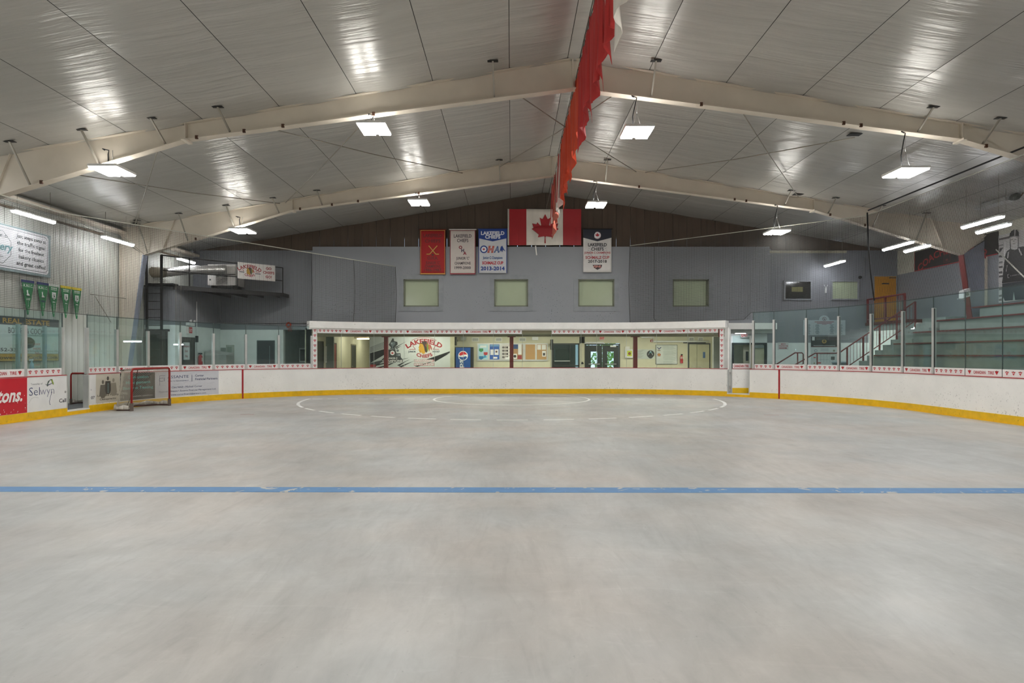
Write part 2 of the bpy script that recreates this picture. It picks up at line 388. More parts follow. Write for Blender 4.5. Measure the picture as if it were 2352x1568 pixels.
# walls
wl = thing('wall_left', 'pale ribbed metal siding wall', None, (WLX, 9, 0), kind='structure')
MB().box(WLX-.25, YF, 0, WLX-.055, YB+.2, roof(WLX)+.05).build('backing', SIDING, wl)
ph = 5.72
def siding_mesh(wd, h):
    m = MB(); prof = [(0, 0), (.06, .0), (.066, .005), (wd-.085, .005), (wd-.079, 0), (wd-.018, 0)]
    for (a, b) in zip(prof, prof[1:]): m.quad((-.03+a[1], a[0], 0), (-.03+b[1], b[0], 0), (-.03+b[1], b[0], h), (-.03+a[1], a[0], h))
    m.quad((-.03, wd-.018, 0), (-.05, wd-.018, 0), (-.05, wd-.018, h), (-.03, wd-.018, h)); m.quad((-.05, wd-.018, 0), (-.05, wd, 0), (-.05, wd, h), (-.05, wd-.018, h)); m.quad((-.05, wd, 0), (-.03, wd, 0), (-.03, wd, h), (-.05, wd, h))
    return m
sm = siding_mesh(.255, ph); sme = bpy.data.meshes.new('siding_panel'); sme.from_pydata(sm.v, [], sm.f); sme.materials.append(SIDING)
y = 11.0
while y < 26.3:
    o = bpy.data.objects.new('siding_panel', sme); C.objects.link(o); o.parent = wl; o.location = (0, y-9, .0); y += .255
MB().box(WLX-.03, YF, 5.55, WLX+.12, YB, 5.58).build('trim_strip', mat('rust_trim', '#5b4a38', .6), wl)
MB().box(WLX-.03, YF, 5.76, WLX+.26, YB, 5.86).build('eave_strut', STEEL, wl)

wr = thing('wall_right', 'grey painted side wall with cream upper band', None, (WRX, 9, 0), kind='structure')
MB().box(WRX, YF, 0, WRX+.25, YB+.2, 5.0).build('lower_wall', GREY2, wr)
MB().box(WRX, YF, 5.0, WRX+.25, YB+.2, roof(WRX)+.05).build('upper_wall', mat('cream_upper_paint', '#b9b6a6', .6), wr)
MB().box(-13.8, YF-.25, 0, 16.7, YF, 8.6).build('wall_back', SIDING, None, 'plain siding wall behind the viewpoint', kind='structure')

# end wall: grey above, white below, with openings
we = thing('wall_end', 'end wall of painted block under a brown gable', None, (0, YB, 0), kind='structure')
def wallbox(x0, x1, z0, z1, m, Y0=YB, Y1=YB+.2, nm='wall_section'): MB().box(x0, Y0, z0, x1, Y1, z1).build(nm, m, we)
# left side: recess opening px 651..703
ox0, ox1 = W(651, 0, YB)[0], W(703, 0, YB)[0]; oz1 = W(0, 757, YB)[2]
LXE = -8.33
wallbox(WLX, LXE, oz1, 6.6, GREY2)
wallbox(WLX, ox0, 0, oz1, WHT2); wallbox(ox1, LXE, 0, oz1, WHT2)
# right side: doorway px 1680..1760
dx0, dx1 = W(1682, 0, YB)[0], W(1762, 0, YB)[0]; dz1 = W(0, 787, YB)[2]
RXE = 10.8
wallbox(dx1, 15.2, 2.12, 6.3, GREY2); wallbox(15.2, WRX, 2.88, 6.3, GREY2); wallbox(dx1, 15.2, 0, 2.12, WHT2); wallbox(15.2, WRX, 0, 2.88, WHT2)
wallbox(9.05, dx1, dz1, 2.75, WHT2); wallbox(9.05, dx0, 0, dz1, WHT2)
wallbox(RXE-.3, dx1, 2.75, 6.2, GREY2)
# main upper wall over the lobby, standing proud
mg = MB()
wins = [(927, 1008), (1135, 1213), (1328, 1411), (1545, 1628)]
YM = 25.95
wz0, wz1 = W(0, 704, YM)[2], W(0, 641, YM)[2]; mtop = W(0, 567, YM)[2]
xs = [LXE]
for a, b in wins: xs += [W(a, 0, YM)[0], W(b, 0, YM)[0]]
xs.append(RXE)
for i in range(0, len(xs)-1):
    if i % 2 == 0: mg.box(xs[i], YM, 2.67, xs[i+1], YB+.2, mtop)
    else: mg.box(xs[i], YM, 2.67, xs[i+1], YB+.2, wz0); mg.box(xs[i], YM, wz1, xs[i+1], YB+.2, mtop)
mg.build('wall_section', GREYW, we, 'grey wall over the lobby speckled with puck marks')
# brown gable boards
x = WLX; bi = 0
while x < WRX:
    x1 = min(x+.6, WRX); zb = mtop if LXE < (x+x1)/2 < RXE else 6.05
    z0, z1 = roof(x)-.0, roof(x1)-.0
    if max(z0, z1) > zb+.02:
        z0 = max(z0, zb+.01); z1 = max(z1, zb+.01)
        m = MB(); m.hexa([(x+.006, YB-.06, zb), (x1-.006, YB-.06, zb), (x1-.006, YB, zb), (x+.006, YB, zb), (x+.006, YB-.06, z0), (x1-.006, YB-.06, z1), (x1-.006, YB, z1), (x+.006, YB, z0)])
        m.box(x+.25, YB-.075, zb, x+.29, YB-.06, min(z0, z1)); m.build('gable_board', BROWN, we)
    x += .6
MB().box(LXE, YM+.02, mtop, RXE, YB-.05, mtop+.015).build('ledge', mat('ledge_grey', '#8d8f92', .6), we)
MB().box(WLX, YB-.01, 6.6, WRX, YB+.3, 8.7).build('gable_backing', BROWN, we)
MB().box(RXE, YB-.14, 5.93, 14.2, YB-.02, 6.02).build('ledge', mat('ledge_cream', '#b7b29c', .6), we)
# upper windows: trim frame and frosted pane set back
for i, (a, b) in enumerate(wins):
    x0, x1 = W(a, 0, YM)[0], W(b, 0, YM)[0]
    t = thing('window_%d' % (i+1), 'square frosted window in the grey wall, number %s from the railing side' % ('one two three four'.split()[i]), None, ((x0+x1)/2, YM, wz0), kind='structure')
    f = MB(); e = .19
    for (p, q, r, s_) in ((x0-e, wz0-e, x1+e, wz0), (x0-e, wz1, x1+e, wz1+e), (x0-e, wz0, x0, wz1), (x1, wz0, x1+e, wz1)): f.box(p, YM-.025, q, r, YM+.0, s_)
    f.build('window_frame', mat('grey_trim_paint', '#868a8f', .5), t)
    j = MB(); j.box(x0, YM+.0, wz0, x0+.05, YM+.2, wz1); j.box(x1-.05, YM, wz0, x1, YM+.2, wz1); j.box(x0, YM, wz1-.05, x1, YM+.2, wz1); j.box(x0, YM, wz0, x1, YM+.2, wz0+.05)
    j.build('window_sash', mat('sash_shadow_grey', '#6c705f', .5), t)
    MB().box(x0+.02, YM+.14, wz0+.02, x1-.02, YM+.16, wz1-.02).build('window_pane', WINGL, t)
for i, (a, b, c, d, m_, lab) in enumerate(((1803, 1861, 647, 686, mat('dark_window', '#15191a', .08, spec=.8), 'dark window in the grey wall beside the bleacher stairs'), (1911, 1969, 647, 686, WINGL, 'greenish blinded window next to the ochre door'))):
    x0, _, z1 = W(a, c, YB); x1, _, z0 = W(b, d, YB)
    t = thing('window_%d' % (i+5), lab, None, (x0, YB, z0), kind='structure')
    f = MB(); e = .06
    for (p, q, r, s_) in ((x0-e, z0-e, x1+e, z0), (x0-e, z1, x1+e, z1+e), (x0-e, z0, x0, z1), (x1, z0, x1+e, z1)): f.box(p, YB-.05, q, r, YB, s_)
    f.build('window_frame', mat('grey_trim_paint', '#7d8084'), t); MB().box(x0, YB-.012, z0, x1, YB-.002, z1).build('window_pane', m_, t)
    if i == 0:
        k = MB(); k.box(x0+.28, YB-.02, z0+.3, x0+.75, YB-.014, z0+.5); k.build('inside_lamp_glow', mat('dim_yellow', '#6c6a38', .5), t)

# ceiling: insulation sheets laid between purlins, per bay
ce = thing('ceiling', 'silvery white insulation sheets under a pitched roof', None, (0, 9, 7), kind='structure')
dk = MB()
for (xa, xb) in ((WLX-.2, RX), (RX, WRX+.2)):
    dk.hexa([(xa, YF, roof(xa)+.05), (xb, YF, roof(xb)+.05), (xb, YB+.2, roof(xb)+.05), (xa, YB+.2, roof(xa)+.05), (xa, YF, roof(xa)+.25), (xb, YF, roof(xb)+.25), (xb, YB+.2, roof(xb)+.25), (xa, YB+.2, roof(xa)+.25)])
dk.build('roof_deck', mat('roof_deck_dark', '#35332f', .7), ce)
def sheet_mat():
    m = mat('insulation_film', '#b3b1ab', .3, metal=.25, var=.0, spec=.6); nt = m.node_tree; N = nt.nodes; L = nt.links; p = N['Principled BSDF']
    g = N.new('ShaderNodeNewGeometry')
    def nz(scale, sx, sy, det=4):
        mp = N.new('ShaderNodeMapping'); mp.inputs['Scale'].default_value = (sx, sy, sx); L.new(g.outputs['Position'], mp.inputs[0])
        n = N.new('ShaderNodeTexNoise'); n.inputs['Scale'].default_value = scale; n.inputs['Detail'].default_value = det; n.inputs['Distortion'].default_value = .4; L.new(mp.outputs[0], n.inputs[0]); return n.outputs[0]
    a = nz(1.0, .35, 4.5, 5); b_ = nz(1.0, 1.2, 14, 3)
    s_ = N.new('ShaderNodeMath'); s_.operation = 'MULTIPLY_ADD'; L.new(b_, s_.inputs[0]); s_.inputs[1].default_value = .3; L.new(a, s_.inputs[2])
    b = N.new('ShaderNodeBump'); b.inputs['Strength'].default_value = .55; b.inputs['Distance'].default_value = .05; L.new(s_.outputs[0], b.inputs['Height']); L.new(b.outputs[0], p.inputs['Normal'])
    r = N.new('ShaderNodeMapRange'); r.inputs[1].default_value = .3; r.inputs[2].default_value = .7; r.inputs[3].default_value = .93; r.inputs[4].default_value = 1.06; L.new(a, r.inputs[0])
    v = N.new('ShaderNodeVectorMath'); v.operation = 'SCALE'; v.inputs[0].default_value = lin('#b3b1ab')[:3]; L.new(r.outputs[0], v.inputs['Scale']); L.new(v.outputs[0], p.inputs['Base Color'])
    return m
SHEET = sheet_mat()
seamsx = [WLX]+[x_ for x_ in [-.05-1.78*k for k in range(7, -1, -1)] if x_ > WLX+.3]+[RX-.14, RX+.14]+[x_ for x_ in [3.2+1.78*k for k in range(8)] if x_ < WRX-.3]+[WRX]
bays = [(YF, 0.4), (.4, 7.44), (7.44, 14.47), (14.47, 21.5), (21.5, YB)]
rs = random.Random(3)
for (y0, y1) in bays:
    ny = max(8, int((y1-y0)/.18))
    for (xa, xb) in zip(seamsx, seamsx[1:]):
        m = MB(); m.v = []; nx = 4
        wr_ = [rs.uniform(-.008, .008) for _ in range(ny+1)]
        for j in range(ny+1):
            yy = y0+.02+(y1-y0-.04)*j/ny
            for i in range(nx+1):
                xx = xa+.007+(xb-xa-.014)*i/nx; sg = math.sin(PI*i/nx)
                edge = max(0, 1-abs(yy-y1)/.35)*.035 if y1 < 25 else 0
                m.v.append((xx, yy, roof(xx)+.012-sg*(.025+wr_[j])-edge*sg*.6-edge*.3))
        for j in range(ny):
            for i in range(nx): a = j*(nx+1)+i; m.f.append((a, a+nx+1, a+nx+2, a+1)); m.sm.append(True)
        m.build('insulation_sheet', SHEET, ce, fix=False)

# ================================================================== LOBBY behind the glass
YD = 31.2
lob = thing('wall_lobby', 'cream painted walls of the lobby behind the glass', None, (0, 29, 0), kind='structure')
def lw(x0, y0, z0, x1, y1, z1, m=CREAMW, nm='wall_section'): return MB().box(x0, y0, z0, x1, y1, z1).build(nm, m, lob)
lw(-8.8, YB-.0, 0, -8.5, 37.5, 2.75)                       # side wall of the corridor
XM0, XM1 = W(848, 0, 28.5)[0], W(1036, 0, 28.5)[0]
lw(XM0, 28.5, 0, XM1, 37.5, 2.75)                      # block carrying the mural
lw(-8.5, 37.4, 0, XM0, 37.6, 2.75)
xb_ = W(1264, 0, 30.7)[0]
lw(XM1, 30.7, 0, xb_, 31, 2.75)                        # bulletin board wall
DX0, DX1 = W(1343, 0, YD)[0], W(1424, 0, YD)[0]; DZ = W(0, 789, YD)[2]
wx0, wx1 = W(1268, 0, YD)[0], W(1331, 0, YD)[0]
lw(xb_-.1, YD, 0, wx0, YD+.2, 2.75); lw(wx1, YD, 0, DX0, YD+.2, 2.75); lw(wx0, YD, DZ+.02, DX1, YD+.2, 2.75); lw(DX1, YD, 0, 10.3, YD+.2, 2.75)
lw(wx0, YD, 0, wx1, YD+.2, .55)
lw(10.3, YB+.2, 0, 10.55, YD+.2, 2.75)
MB().prism([(-8.8, YB+.2), (10.55, YB+.2), (10.55, YD+.2), (-2.5, YD+.2), (-2.5, 37.6), (-8.8, 37.6)], 'z', 2.75, 2.9).build('ceiling_lobby', mat('lobby_ceiling', '#c9c6b4', .7), None, 'low cream lobby ceiling', kind='structure')
MB().box(-8.4, YE+.32, 2.38, 9.1, YB+.2, 2.47).build('trim_6', mat('khaki_beam', '#8a856b', .6), None, 'khaki beam over the lobby glass', kind='structure')
for i, (x0, y0, x1, y1) in enumerate(((-5, 27.2, -2.8, 27.5), (-2.2, 28.6, 0.2, 28.9), (1.0, 28.6, 3.4, 28.9), (4.5, 28.6, 6.9, 28.9), (7.2, 28.6, 9.4, 28.9), (-8.0, 31, -7.1, 31.3), (-8.0, 34.5, -7.1, 34.8))):
    t = thing('ceiling_light', ['flush lobby light in front of the mural', 'flush lobby light before the drinks machine', 'flush lobby light before the dark office window', 'flush lobby light before the double glass doors', 'flush lobby light before the notice board', 'flush corridor light near the red doorway', 'flush corridor light at the end beside the mural'][i], 'light', (x0, y0, 2.7), 'lobby ceiling lights')
    MB().box(x0-.03, y0-.03, 2.7, x1+.03, y1+.03, 2.75).build('housing', mat('lamp_white', '#d8d8d4', .5), t)
    MB().box(x0, y0, 2.675, x1, y1, 2.7).build('diffuser', LOBL, t)
def door_leaf(t, mp, x0, x1, z1, m, handle='l', nm='door_leaf'):
    g = MB(); p = [mp(x0, .01, .0), mp(x1, .01, 0), mp(x1, .01, .05), mp(x0, .01, .05), mp(x0, z1, 0), mp(x1, z1, 0), mp(x1, z1, .05), mp(x0, z1, .05)]; g.hexa(p); g.build(nm, m, t)
    hx = x0+.08 if handle == 'l' else x1-.08
    h = MB(); h.tube([mp(hx, 1.0, .05), mp(hx, 1.0, .11), mp(hx+(.12 if handle == 'l' else -.12), 1.0, .11)], .012, 6); h.build('door_handle', CHROME, t)
def frame_mb(mp, x0, x1, z1, w_, d0, d1):
    g = MB()
    for (a, b, c, d) in ((x0-w_, 0, x0, z1+w_), (x1, 0, x1+w_, z1+w_), (x0, z1, x1, z1+w_)):
        g.hexa([mp(a, b, d0), mp(c, b, d0), mp(c, b, d1), mp(a, b, d1), mp(a, d, d0), mp(c, d, d0), mp(c, d, d1), mp(a, d, d1)])
    return g
# glazed entrance doors with daylight behind
t = thing('door_1', 'pair of dark framed glass entrance doors showing daylight', None, ((DX0+DX1)/2, YD, 0), kind='structure')
frame_mb(plane_y(YD), DX0+.06, DX1-.06, DZ-.06, .06, -.15, .03).build('door_frame', DOORG, t)
xm = (DX0+DX1)/2
for (a, b) in ((DX0+.07, xm-.01), (xm+.01, DX1-.07)):
    g = MB(); st = .24; z1 = DZ-.08; zr = 1.1; zt = z1-.32
    g.box(a, YD+.02, .02, a+st, YD+.07, z1); g.box(b-st, YD+.02, .02, b, YD+.07, z1); g.box(a+st, YD+.02, zt, b-st, YD+.07, z1); g.box(a+st, YD+.02, .02, b-st, YD+.07, .3)
    g.build('door_leaf', DOORG, t); MB().box(a+st, YD+.04, .3, b-st, YD+.05, zt).build('door_pane', GLASSC, t)
    MB().box(a+.12, YD-.05, 1.12, b-.12, YD-.0, 1.17).build('push_bar', CHROME, t)
for (a, b, c, d) in ((1344, 1386, 785, 789), (1401, 1414, 793, 797)):
    x0, _, z1 = W(a, c, YD); x1, _, z0 = W(b, d, YD); MB().box(x0, YD-.14, z0, x1, YD+.0, z1).build('door_closer', ALU, t)
# outdoors
MB().box(-4, YD+.2, -.32, 14, 60, -.02).build('ground_outside', mat('outdoor_lawn', '#6f9a4a', .8, var=.3, scale=2), None, 'green lawn outside the entrance doors', kind='structure')
for i, (bx, by, br) in enumerate(((5.6, 38, 1.5), (7.4, 41, 1.9))):
    t = thing('shrub', ['leafy shrub outside the first glass door leaf', 'taller shrub outside the second glass door leaf'][i], 'shrub', (bx, by, 0))
    MB().tube([(bx, by, -.05), (bx, by, 1.0)], .08, 6).build('stem', mat('bark', '#5b4a38'), t)
    g = MB(); rr = random.Random(i)
    for k in range(420):
        v = Vector((rr.gauss(0, 1), rr.gauss(0, 1), rr.gauss(0, 1))).normalized()*br*rr.uniform(.5, 1); p = Vector((bx, by, br+.2))+Vector((v.x, v.y, v.z*.9))
        a = Vector((rr.gauss(0, 1), rr.gauss(0, 1), rr.gauss(0, 1))).normalized()*.12; b = a.cross(Vector((rr.gauss(0, 1), 1, rr.gauss(0, 1)))).normalized()*.07
        g.quad(p-a, p+b, p+a, p-b)
    g.build('foliage', mat('leaf_green', '#7fae4a', .6, var=.4, scale=6), t, kind='stuff')
# office window in the lobby
t = thing('window_7', 'dark framed office window beside the entrance doors', None, (wx0, YD, .5), kind='structure')
g = MB(); z0w = .55; z1w = DZ+.02
for (a, b, c, d) in ((wx0, z0w, wx0+.07, z1w), (wx1-.07, z0w, wx1, z1w), (wx0, z1w-.07, wx1, z1w), (wx0, z0w, wx1, z0w+.07), (wx0, 1.02, wx1, 1.09), (wx1-.5, 1.09, wx1-.46, z1w)): g.box(a, YD-.02, b, c, YD+.06, d)
g.build('window_frame', DOORG, t); MB().box(wx0+.07, YD+.02, z0w, wx1-.07, YD+.03, z1w).build('window_pane', glass('office_glass', '#b5c0bc', .05), t)
MB().box(wx0+.1, YD+1.0, 0, wx1-.1, YD+1.1, 2.7).build('room_behind', mat('office_grey', '#59635f', .6), t)
g = MB(); g.hexa([(wx0+.18, YD+.3, 1.35), (wx0+1.0, YD+.3, 1.3), (wx0+1.0, YD+.5, 1.3), (wx0+.18, YD+.5, 1.35), (wx0+.15, YD+.3, 1.95), (wx0+.8, YD+.3, 1.95), (wx0+.8, YD+.5, 1.95), (wx0+.15, YD+.5, 1.95)]); g.build('paper_bundle', mat('paper_grey', '#8f9a96'), t)
MB().box(wx0+.12, YD-.06, 1.28, wx1-.48, YD-.02, 1.32).build('window_sill', ALU, t)
# corridor doors on the side wall
def corridor_door(nm, lab, px0, px1, z1, m, mf):
    X = -8.5; y0 = -X*F/(CX-px0); y1 = -X*F/(CX-px1); mp = plane_l(X)
    t = thing(nm, lab, None, (X, y0, 0), kind='structure'); frame_mb(mp, y0+.06, y1-.06, z1, .06, -.02, .03).build('door_frame', mf, t); door_leaf(t, lambda a, z, o: mp(a, z, o*.4), y0+.06, y1-.06, z1, m)
corridor_door('door_2', 'dark door nearest the glass in the corridor', 727, 742, 2.15, DOORB, DOORB)
corridor_door('door_3', 'red backed doorway in the lobby corridor', 758, 772, 2.12, mat('door_crimson', '#8c2a28', .5), mat('door_frame_dark', '#3a2d28', .5))
corridor_door('door_4', 'narrow dark door deepest in the lobby corridor', 806, 817, 2.12, DOORG, mat('frame_khaki', '#77735a', .5))
y0, y1 = 8.5*F/(CX-743.5), 8.5*F/(CX-757)
g = thing('notice_board', 'white schedule board beside the red corridor doorway', 'notice board', (-8.47, (y0+y1)/2, 1.2)); MB().box(-8.49, y0, 1.25, -8.46, y1, 2.0).build('board', mat('sheet_white', '#d5d5cf', .5), g)
pr = Print(plane_l(-8.46), g)
for i in range(9): pr.rect(y0+.08, 1.9-i*.07, y1-.1, 1.915-i*.07, '#8b8b86')
pr.done()
x0, _, z1 = W(821, 771, 33.5); x1, _, z0 = W(848, 777, 33.5)
g = thing('bulkhead_sign', 'brown bulkhead lettered beverages over the corridor', 'sign', (x0, 33.5, z0)); MB().box(x0-.2, 33.5, z0, XM0, 33.7, 2.72).build('panel', mat('bulkhead_brown', '#8d8470', .6), g); pr = Print(plane_y(33.5), g); pr.text('BEVERAGES', x0+.25, z0+.06, .1, '#5a2020', w=.5, bold=.02); pr.done()
g = thing('strip_light', 'lit strip light under the beverages bulkhead', 'light', (x0, 33.4, z0-.05)); MB().box(x0, 33.38, z0-.05, XM0-.02, 33.48, z0-.0).build('tube', emis('strip_glow', '#fff6da', 6), g)
# khaki post beside mural
MB().box(XM1-.02, 28.3, 0, XM1+.16, 28.5, 2.75).build('trim_7', mat('post_khaki', '#b0ad90', .5), None, 'cream corner post beside the mural', kind='structure')

# ------------------------------------------------------------------ emblem used on several club prints
def emblem(pr, x, z, s, l=1):
    """club crest: a profile in ochre with dark hair and four feathers"""
    face = [(-.42, .34), (-.3, .42), (-.1, .4), (-.02, .0), (.08, -.3), (.1, -.5), (-.12, -.58), (-.2, -.45), (-.4, -.46), (-.42, -.3), (-.5, -.25), (-.44, -.1), (-.5, .02), (-.42, .16)]
    hair = [(-.2, .5), (.0, .58), (.26, .5), (.24, .1), (.3, -.3), (.22, -.46), (.08, -.36), (.02, -.1), (-.06, .2), (-.18, .36)]
    pr.poly([(x+a*s, z+b*s) for a, b in face], '#b98d24', l); pr.poly([(x+a*s, z+b*s) for a, b in hair], '#3b2c22', l+1)
    for k, (cc, pts) in enumerate((('#8a3a30', [(.1, .2), (.2, .36), (.24, .0)]), ('#6d8a35', [(.24, .4), (.36, .3), (.4, -.1), (.3, -.42), (.24, -.1)]), ('#b06a3a', [(.34, .36), (.5, .2), (.54, -.1), (.46, -.38), (.38, -.05)]), ('#a8554a', [(.44, .34), (.6, .2), (.7, -.05), (.68, -.26), (.54, -.02)]))):
        pr.poly([(x+a*s, z+b*s) for a, b in pts], cc, l+2)
    pr.line([(x-.4*s, z-.32*s), (x-.3*s, z-.3*s)], .03*s, '#3b2c22', l+2); pr.disc(x-.34*s, z+.12*s, .03*s, '#3b2c22', l+2, 8)
# mural
def mural():
    YMu = 28.5; x0, x1 = XM0+.02, XM1-.04; z0, z1 = .3, 2.5
    g = thing('mural_panel', 'white wall mural with black brush strokes, trophy and red club lettering', 'mural', ((x0+x1)/2, YMu, z0))
    MB().box(x0, YMu-.02, z0, x1, YMu-.002, z1).build('panel', mat('mural_white', '#c5cbc8', .3, var=.04), g)
    pr = Print(plane_y(YMu-.02), g)
    def q(px, py): a = W(px, py, YMu); return (a[0], a[2])
    def P(px, py): return q(820+px/9.8, 760+py/9.8)
    K = '#1b1c1e'
    pr.poly([P(295, 500), P(640, 400), P(640, 520), P(300, 720)], K, 0); pr.poly([P(295, 720), P(620, 640), P(900, 560), P(560, 700), P(420, 800), P(300, 800)], '#4a4c4e', 0)
    pr.poly([P(860, 360), P(1130, 228), P(1000, 300), P(870, 385)], K, 0); pr.poly([P(880, 385), P(1000, 330), P(890, 410)], K, 0)
    for i in range(9): a = P(297, 370+i*14); b = P(620, 245+i*17); pr.line([a, b], .012, '#5b5d5f', 0)
    for (a, b, c, d) in ((400, 760, 1180, 600), (560, 800, 1100, 610), (900, 770, 1200, 640), (940, 800, 1330, 660), (1300, 790, 1860, 640), (420, 830, 900, 700)):
        pr.poly([P(a, b), P(c, d), P(c-60, d+18), P(a+60, b+16)], K, 0)
    pr.poly([P(1560, 640), P(2090, 455), P(2090, 490), P(1900, 590), P(1700, 640)], K, 0); pr.poly([P(1700, 640), P(2070, 510), P(1760, 690)], K, 0)
    # trophy
    G1, G2, G3 = '#3a3f40', '#69757a', '#a9b3b5'
    pr.poly([P(760, 240), P(800, 165), P(832, 172), P(836, 225), P(910, 245), P(918, 300), P(850, 370), P(870, 400), P(740, 400), P(770, 370), P(715, 310)], G1, 1)
    pr.poly([P(755, 250), P(860, 245), P(858, 300), P(815, 345), P(812, 395), P(792, 395), P(790, 345), P(755, 300)], G2, 2)
    pr.disc(*P(785, 280), .035, G3, 3, 12)
    pr.poly([P(690, 420), P(860, 405), P(890, 500), P(980, 500), P(990, 590), P(1030, 640), P(1035, 690), P(560, 695), P(560, 640), P(620, 590), P(640, 500)], G1, 1)
    pr.disc(*P(918, 440), .055, G1, 2, 14); pr.disc(*P(918, 440), .038, G2, 3, 14)
    pr.disc(*P(800, 492), .105, '#e8e8e6', 3); pr.leaf(*P(800, 495), .13, '#b01c24', 4)
    pr.rect(*P(890, 560), *P(930, 520), G2, 3); pr.rect(*P(937, 555), *P(968, 522), G3, 3)
    pr.rect(*P(575, 700), *P(1030, 640), '#26282a', 2)
    c = P(800, 630); pr.text('JUNIOR C', c[0], c[1], .075, '#e8e8e6', w=.46, bold=.03, layer=4)
    c = P(798, 692); pr.text('CHAMPIONS', c[0], c[1], .085, '#e8e8e6', w=.92, bold=.03, layer=4)
    c = P(815, 722); pr.text('SCHMALZ CUP', c[0], c[1], .045, '#d0d0ce', w=.5, bold=.03, layer=4)
    # club lettering
    R_ = '#9b1b26'
    c = P(1512, 262); pr.text('LAKEFIELD', c[0], c[1]-.03, .2, R_, w=1.62, bold=.035, arc=1.35, layer=2)
    arcpts = [(P(1512+dx, 140+abs(dx)**2*.00093)) for dx in range(-280, 281, 40)]; pr.line(arcpts, .018, R_, 2)
    arcpts = [(P(1512+dx, 262+abs(dx)**2*.00100)) for dx in range(-260, 261, 40)]; pr.line(arcpts, .016, R_, 1)
    pr.line([P(1255, 330), P(1318, 412), P(1180, 412)], .02, R_, 2); pr.line([P(1770, 330), P(1715, 412), P(1850, 412)], .02, R_, 2)
    c = P(1240, 482); pr.text('JUNIOR', c[0], c[1], .075, '#23364a', w=.34, bold=.03); c = P(1785, 480); pr.text('HOCKEY', c[0], c[1], .075, '#23364a', w=.34, bold=.03)
    c = P(1518, 590); pr.text('CHIEFS', c[0], c[1]-.02, .145, R_, w=.82, bold=.035, arc=-.75, layer=2)
    c = P(1512, 372); emblem(pr, c[0], c[1], .52, 2)
    c = P(1512, 695); pr.text('TRADITON OF', c[0], c[1], .1, R_, w=.93, bold=.06, layer=2); pr.text('TRADITON OF', c[0], c[1]+.006, .088, '#e6dcdc', w=.9, bold=.02, layer=3)
    c = P(1512, 775); pr.text('EXCELLENCE', c[0], c[1], .1, R_, w=.93, bold=.06, layer=2); pr.text('EXCELLENCE', c[0], c[1]+.006, .088, '#e6dcdc', w=.9, bold=.02, layer=3)
    pr.rect(*P(297, 812), *P(425, 752), '#a8292f', 2)
    pr.done()
mural()

# ================================================================== RINK BOARDS
sGL0, sGL1 = s_at(153), s_at(205)          # left gate opening
sGR0, sGR1 = s_at(1670), s_at(1722)        # right gate opening
BH = 1.07
def board_run(label, s0, s1, group=None):
    n = max(4, int(abs(s1-s0)/.35)); x, y, *_ = rim((s0+s1)/2)
    t = thing('dasher_boards', label, 'rink boards', (x, y, 0))
    MB().strip(B, s0, s1, .19, BH-.012, -.09, 0, n).build('board_face', WHITE, t, 'scuffed white plastic facing')
    MB().strip(B, s0, s1, .0, .195, -.06, .018, n).build('kick_plate', YEL, t, 'yellow kick plate')
    MB().strip(B, s0, s1, BH-.012, BH+.006, -.11, .012, n).build('cap_rail', RED, t, 'thin red cap rail')
    MB().strip(B, s0, s1, 0, BH-.03, -.13, -.09, n).build('back_panel', mat('board_back', '#8f908d', .6), t)
    return t
bL0 = board_run('boards left of the open gate with red and white adverts', S_NEARL, sGL0)
bC = board_run('long curved boards between the two gates below the lobby glass', sGL1, sGR0)
bR0 = board_run('boards curving in front of the bleachers', sGR1, S_NEARR)
def stripe(par, px):
    s = s_at(px); MB().strip(B, s-.028, s+.028, .0, BH+.008, .0, .022, 1).build('goal_line_stripe', STRIPE, par, 'red vertical goal line stripe')
stripe(bC, 557); stripe(bR0, 1790)
# adverts on the boards
def advert(par, label, pa, pb, z0, z1, col):
    s0 = s_at(pa) if pa is not None else None; s1 = s_at(pb)
    if s0 is None: s0 = s1-2.6
    m = MB().strip(B, s0, s1, z0, z1, 0, .004, max(2, int((s1-s0)/.25)))
    o = m.build('advert_panel', ink(col), par, label)
    return o, Print(B, o, .006), s0, s1
o, p, a, b = advert(bL0, 'red advert with white script lettering', None, 62, .2, 1.05, '#c01428')
p.text('tons.', (s_at(-10)+s_at(50))/2, .50, .30, '#efe9e6', w=s_at(50)-s_at(-10), bold=.03, shear=.28, layer=1)
r2 = random.Random(5)
for i in range(26): p.disc(b-.05-r2.random()*1.2, .22+abs(r2.gauss(0, .17)), r2.uniform(.004, .014), '#e6dedc', 0, 6)
p.done()
o, p, a, b = advert(bL0, 'white advert with a navy lettered township name', 64, 152.6, .2, 1.04, '#e4e4e3')
NV = '#34406a'; c = (a+b)/2
p.text('Township of', a+.27, .86, .045, '#8a8b90', w=.38, layer=1); p.text('Sel', a+.2, .60, .2, NV, w=.34, bold=-.012, layer=1); p.text('wyn', a+.62, .60, .2, '#8a8ca2', w=.48, bold=-.015, layer=1)
p.poly([(c-.13, .87), (c-.02, .845), (c+.14, .885), (c+.22, .9), (c+.12, .865), (c-.0, .825)], NV, 1)
p.poly([(c-.05, .84), (c-.01, .935), (c+.08, .98), (c+.14, .965), (c+.05, .95), (c+.0, .88), (c-.02, .82)], '#3c5148', 2)
p.poly([(c+.08, .98), (c+.14, .98), (c+.19, .84), (c+.15, .85), (c+.12, .92)], '#8fa33c', 2)
p.poly([(c-.05, .83), (c-.0, .83), (c-.03, .8)], '#3c5148', 2)
p.line([(c+.13, .66), (c+.08, .55), (c+.04, .42), (c+.05, .34), (c+.08, .33)], .012, NV, 1)
p.text('o', b-.05, .6, .075, '#2a2f3a', layer=1, bold=.02); p.text('Call', b-.15, .36, .095, '#2a2f3a', w=.25, layer=1, bold=.01)
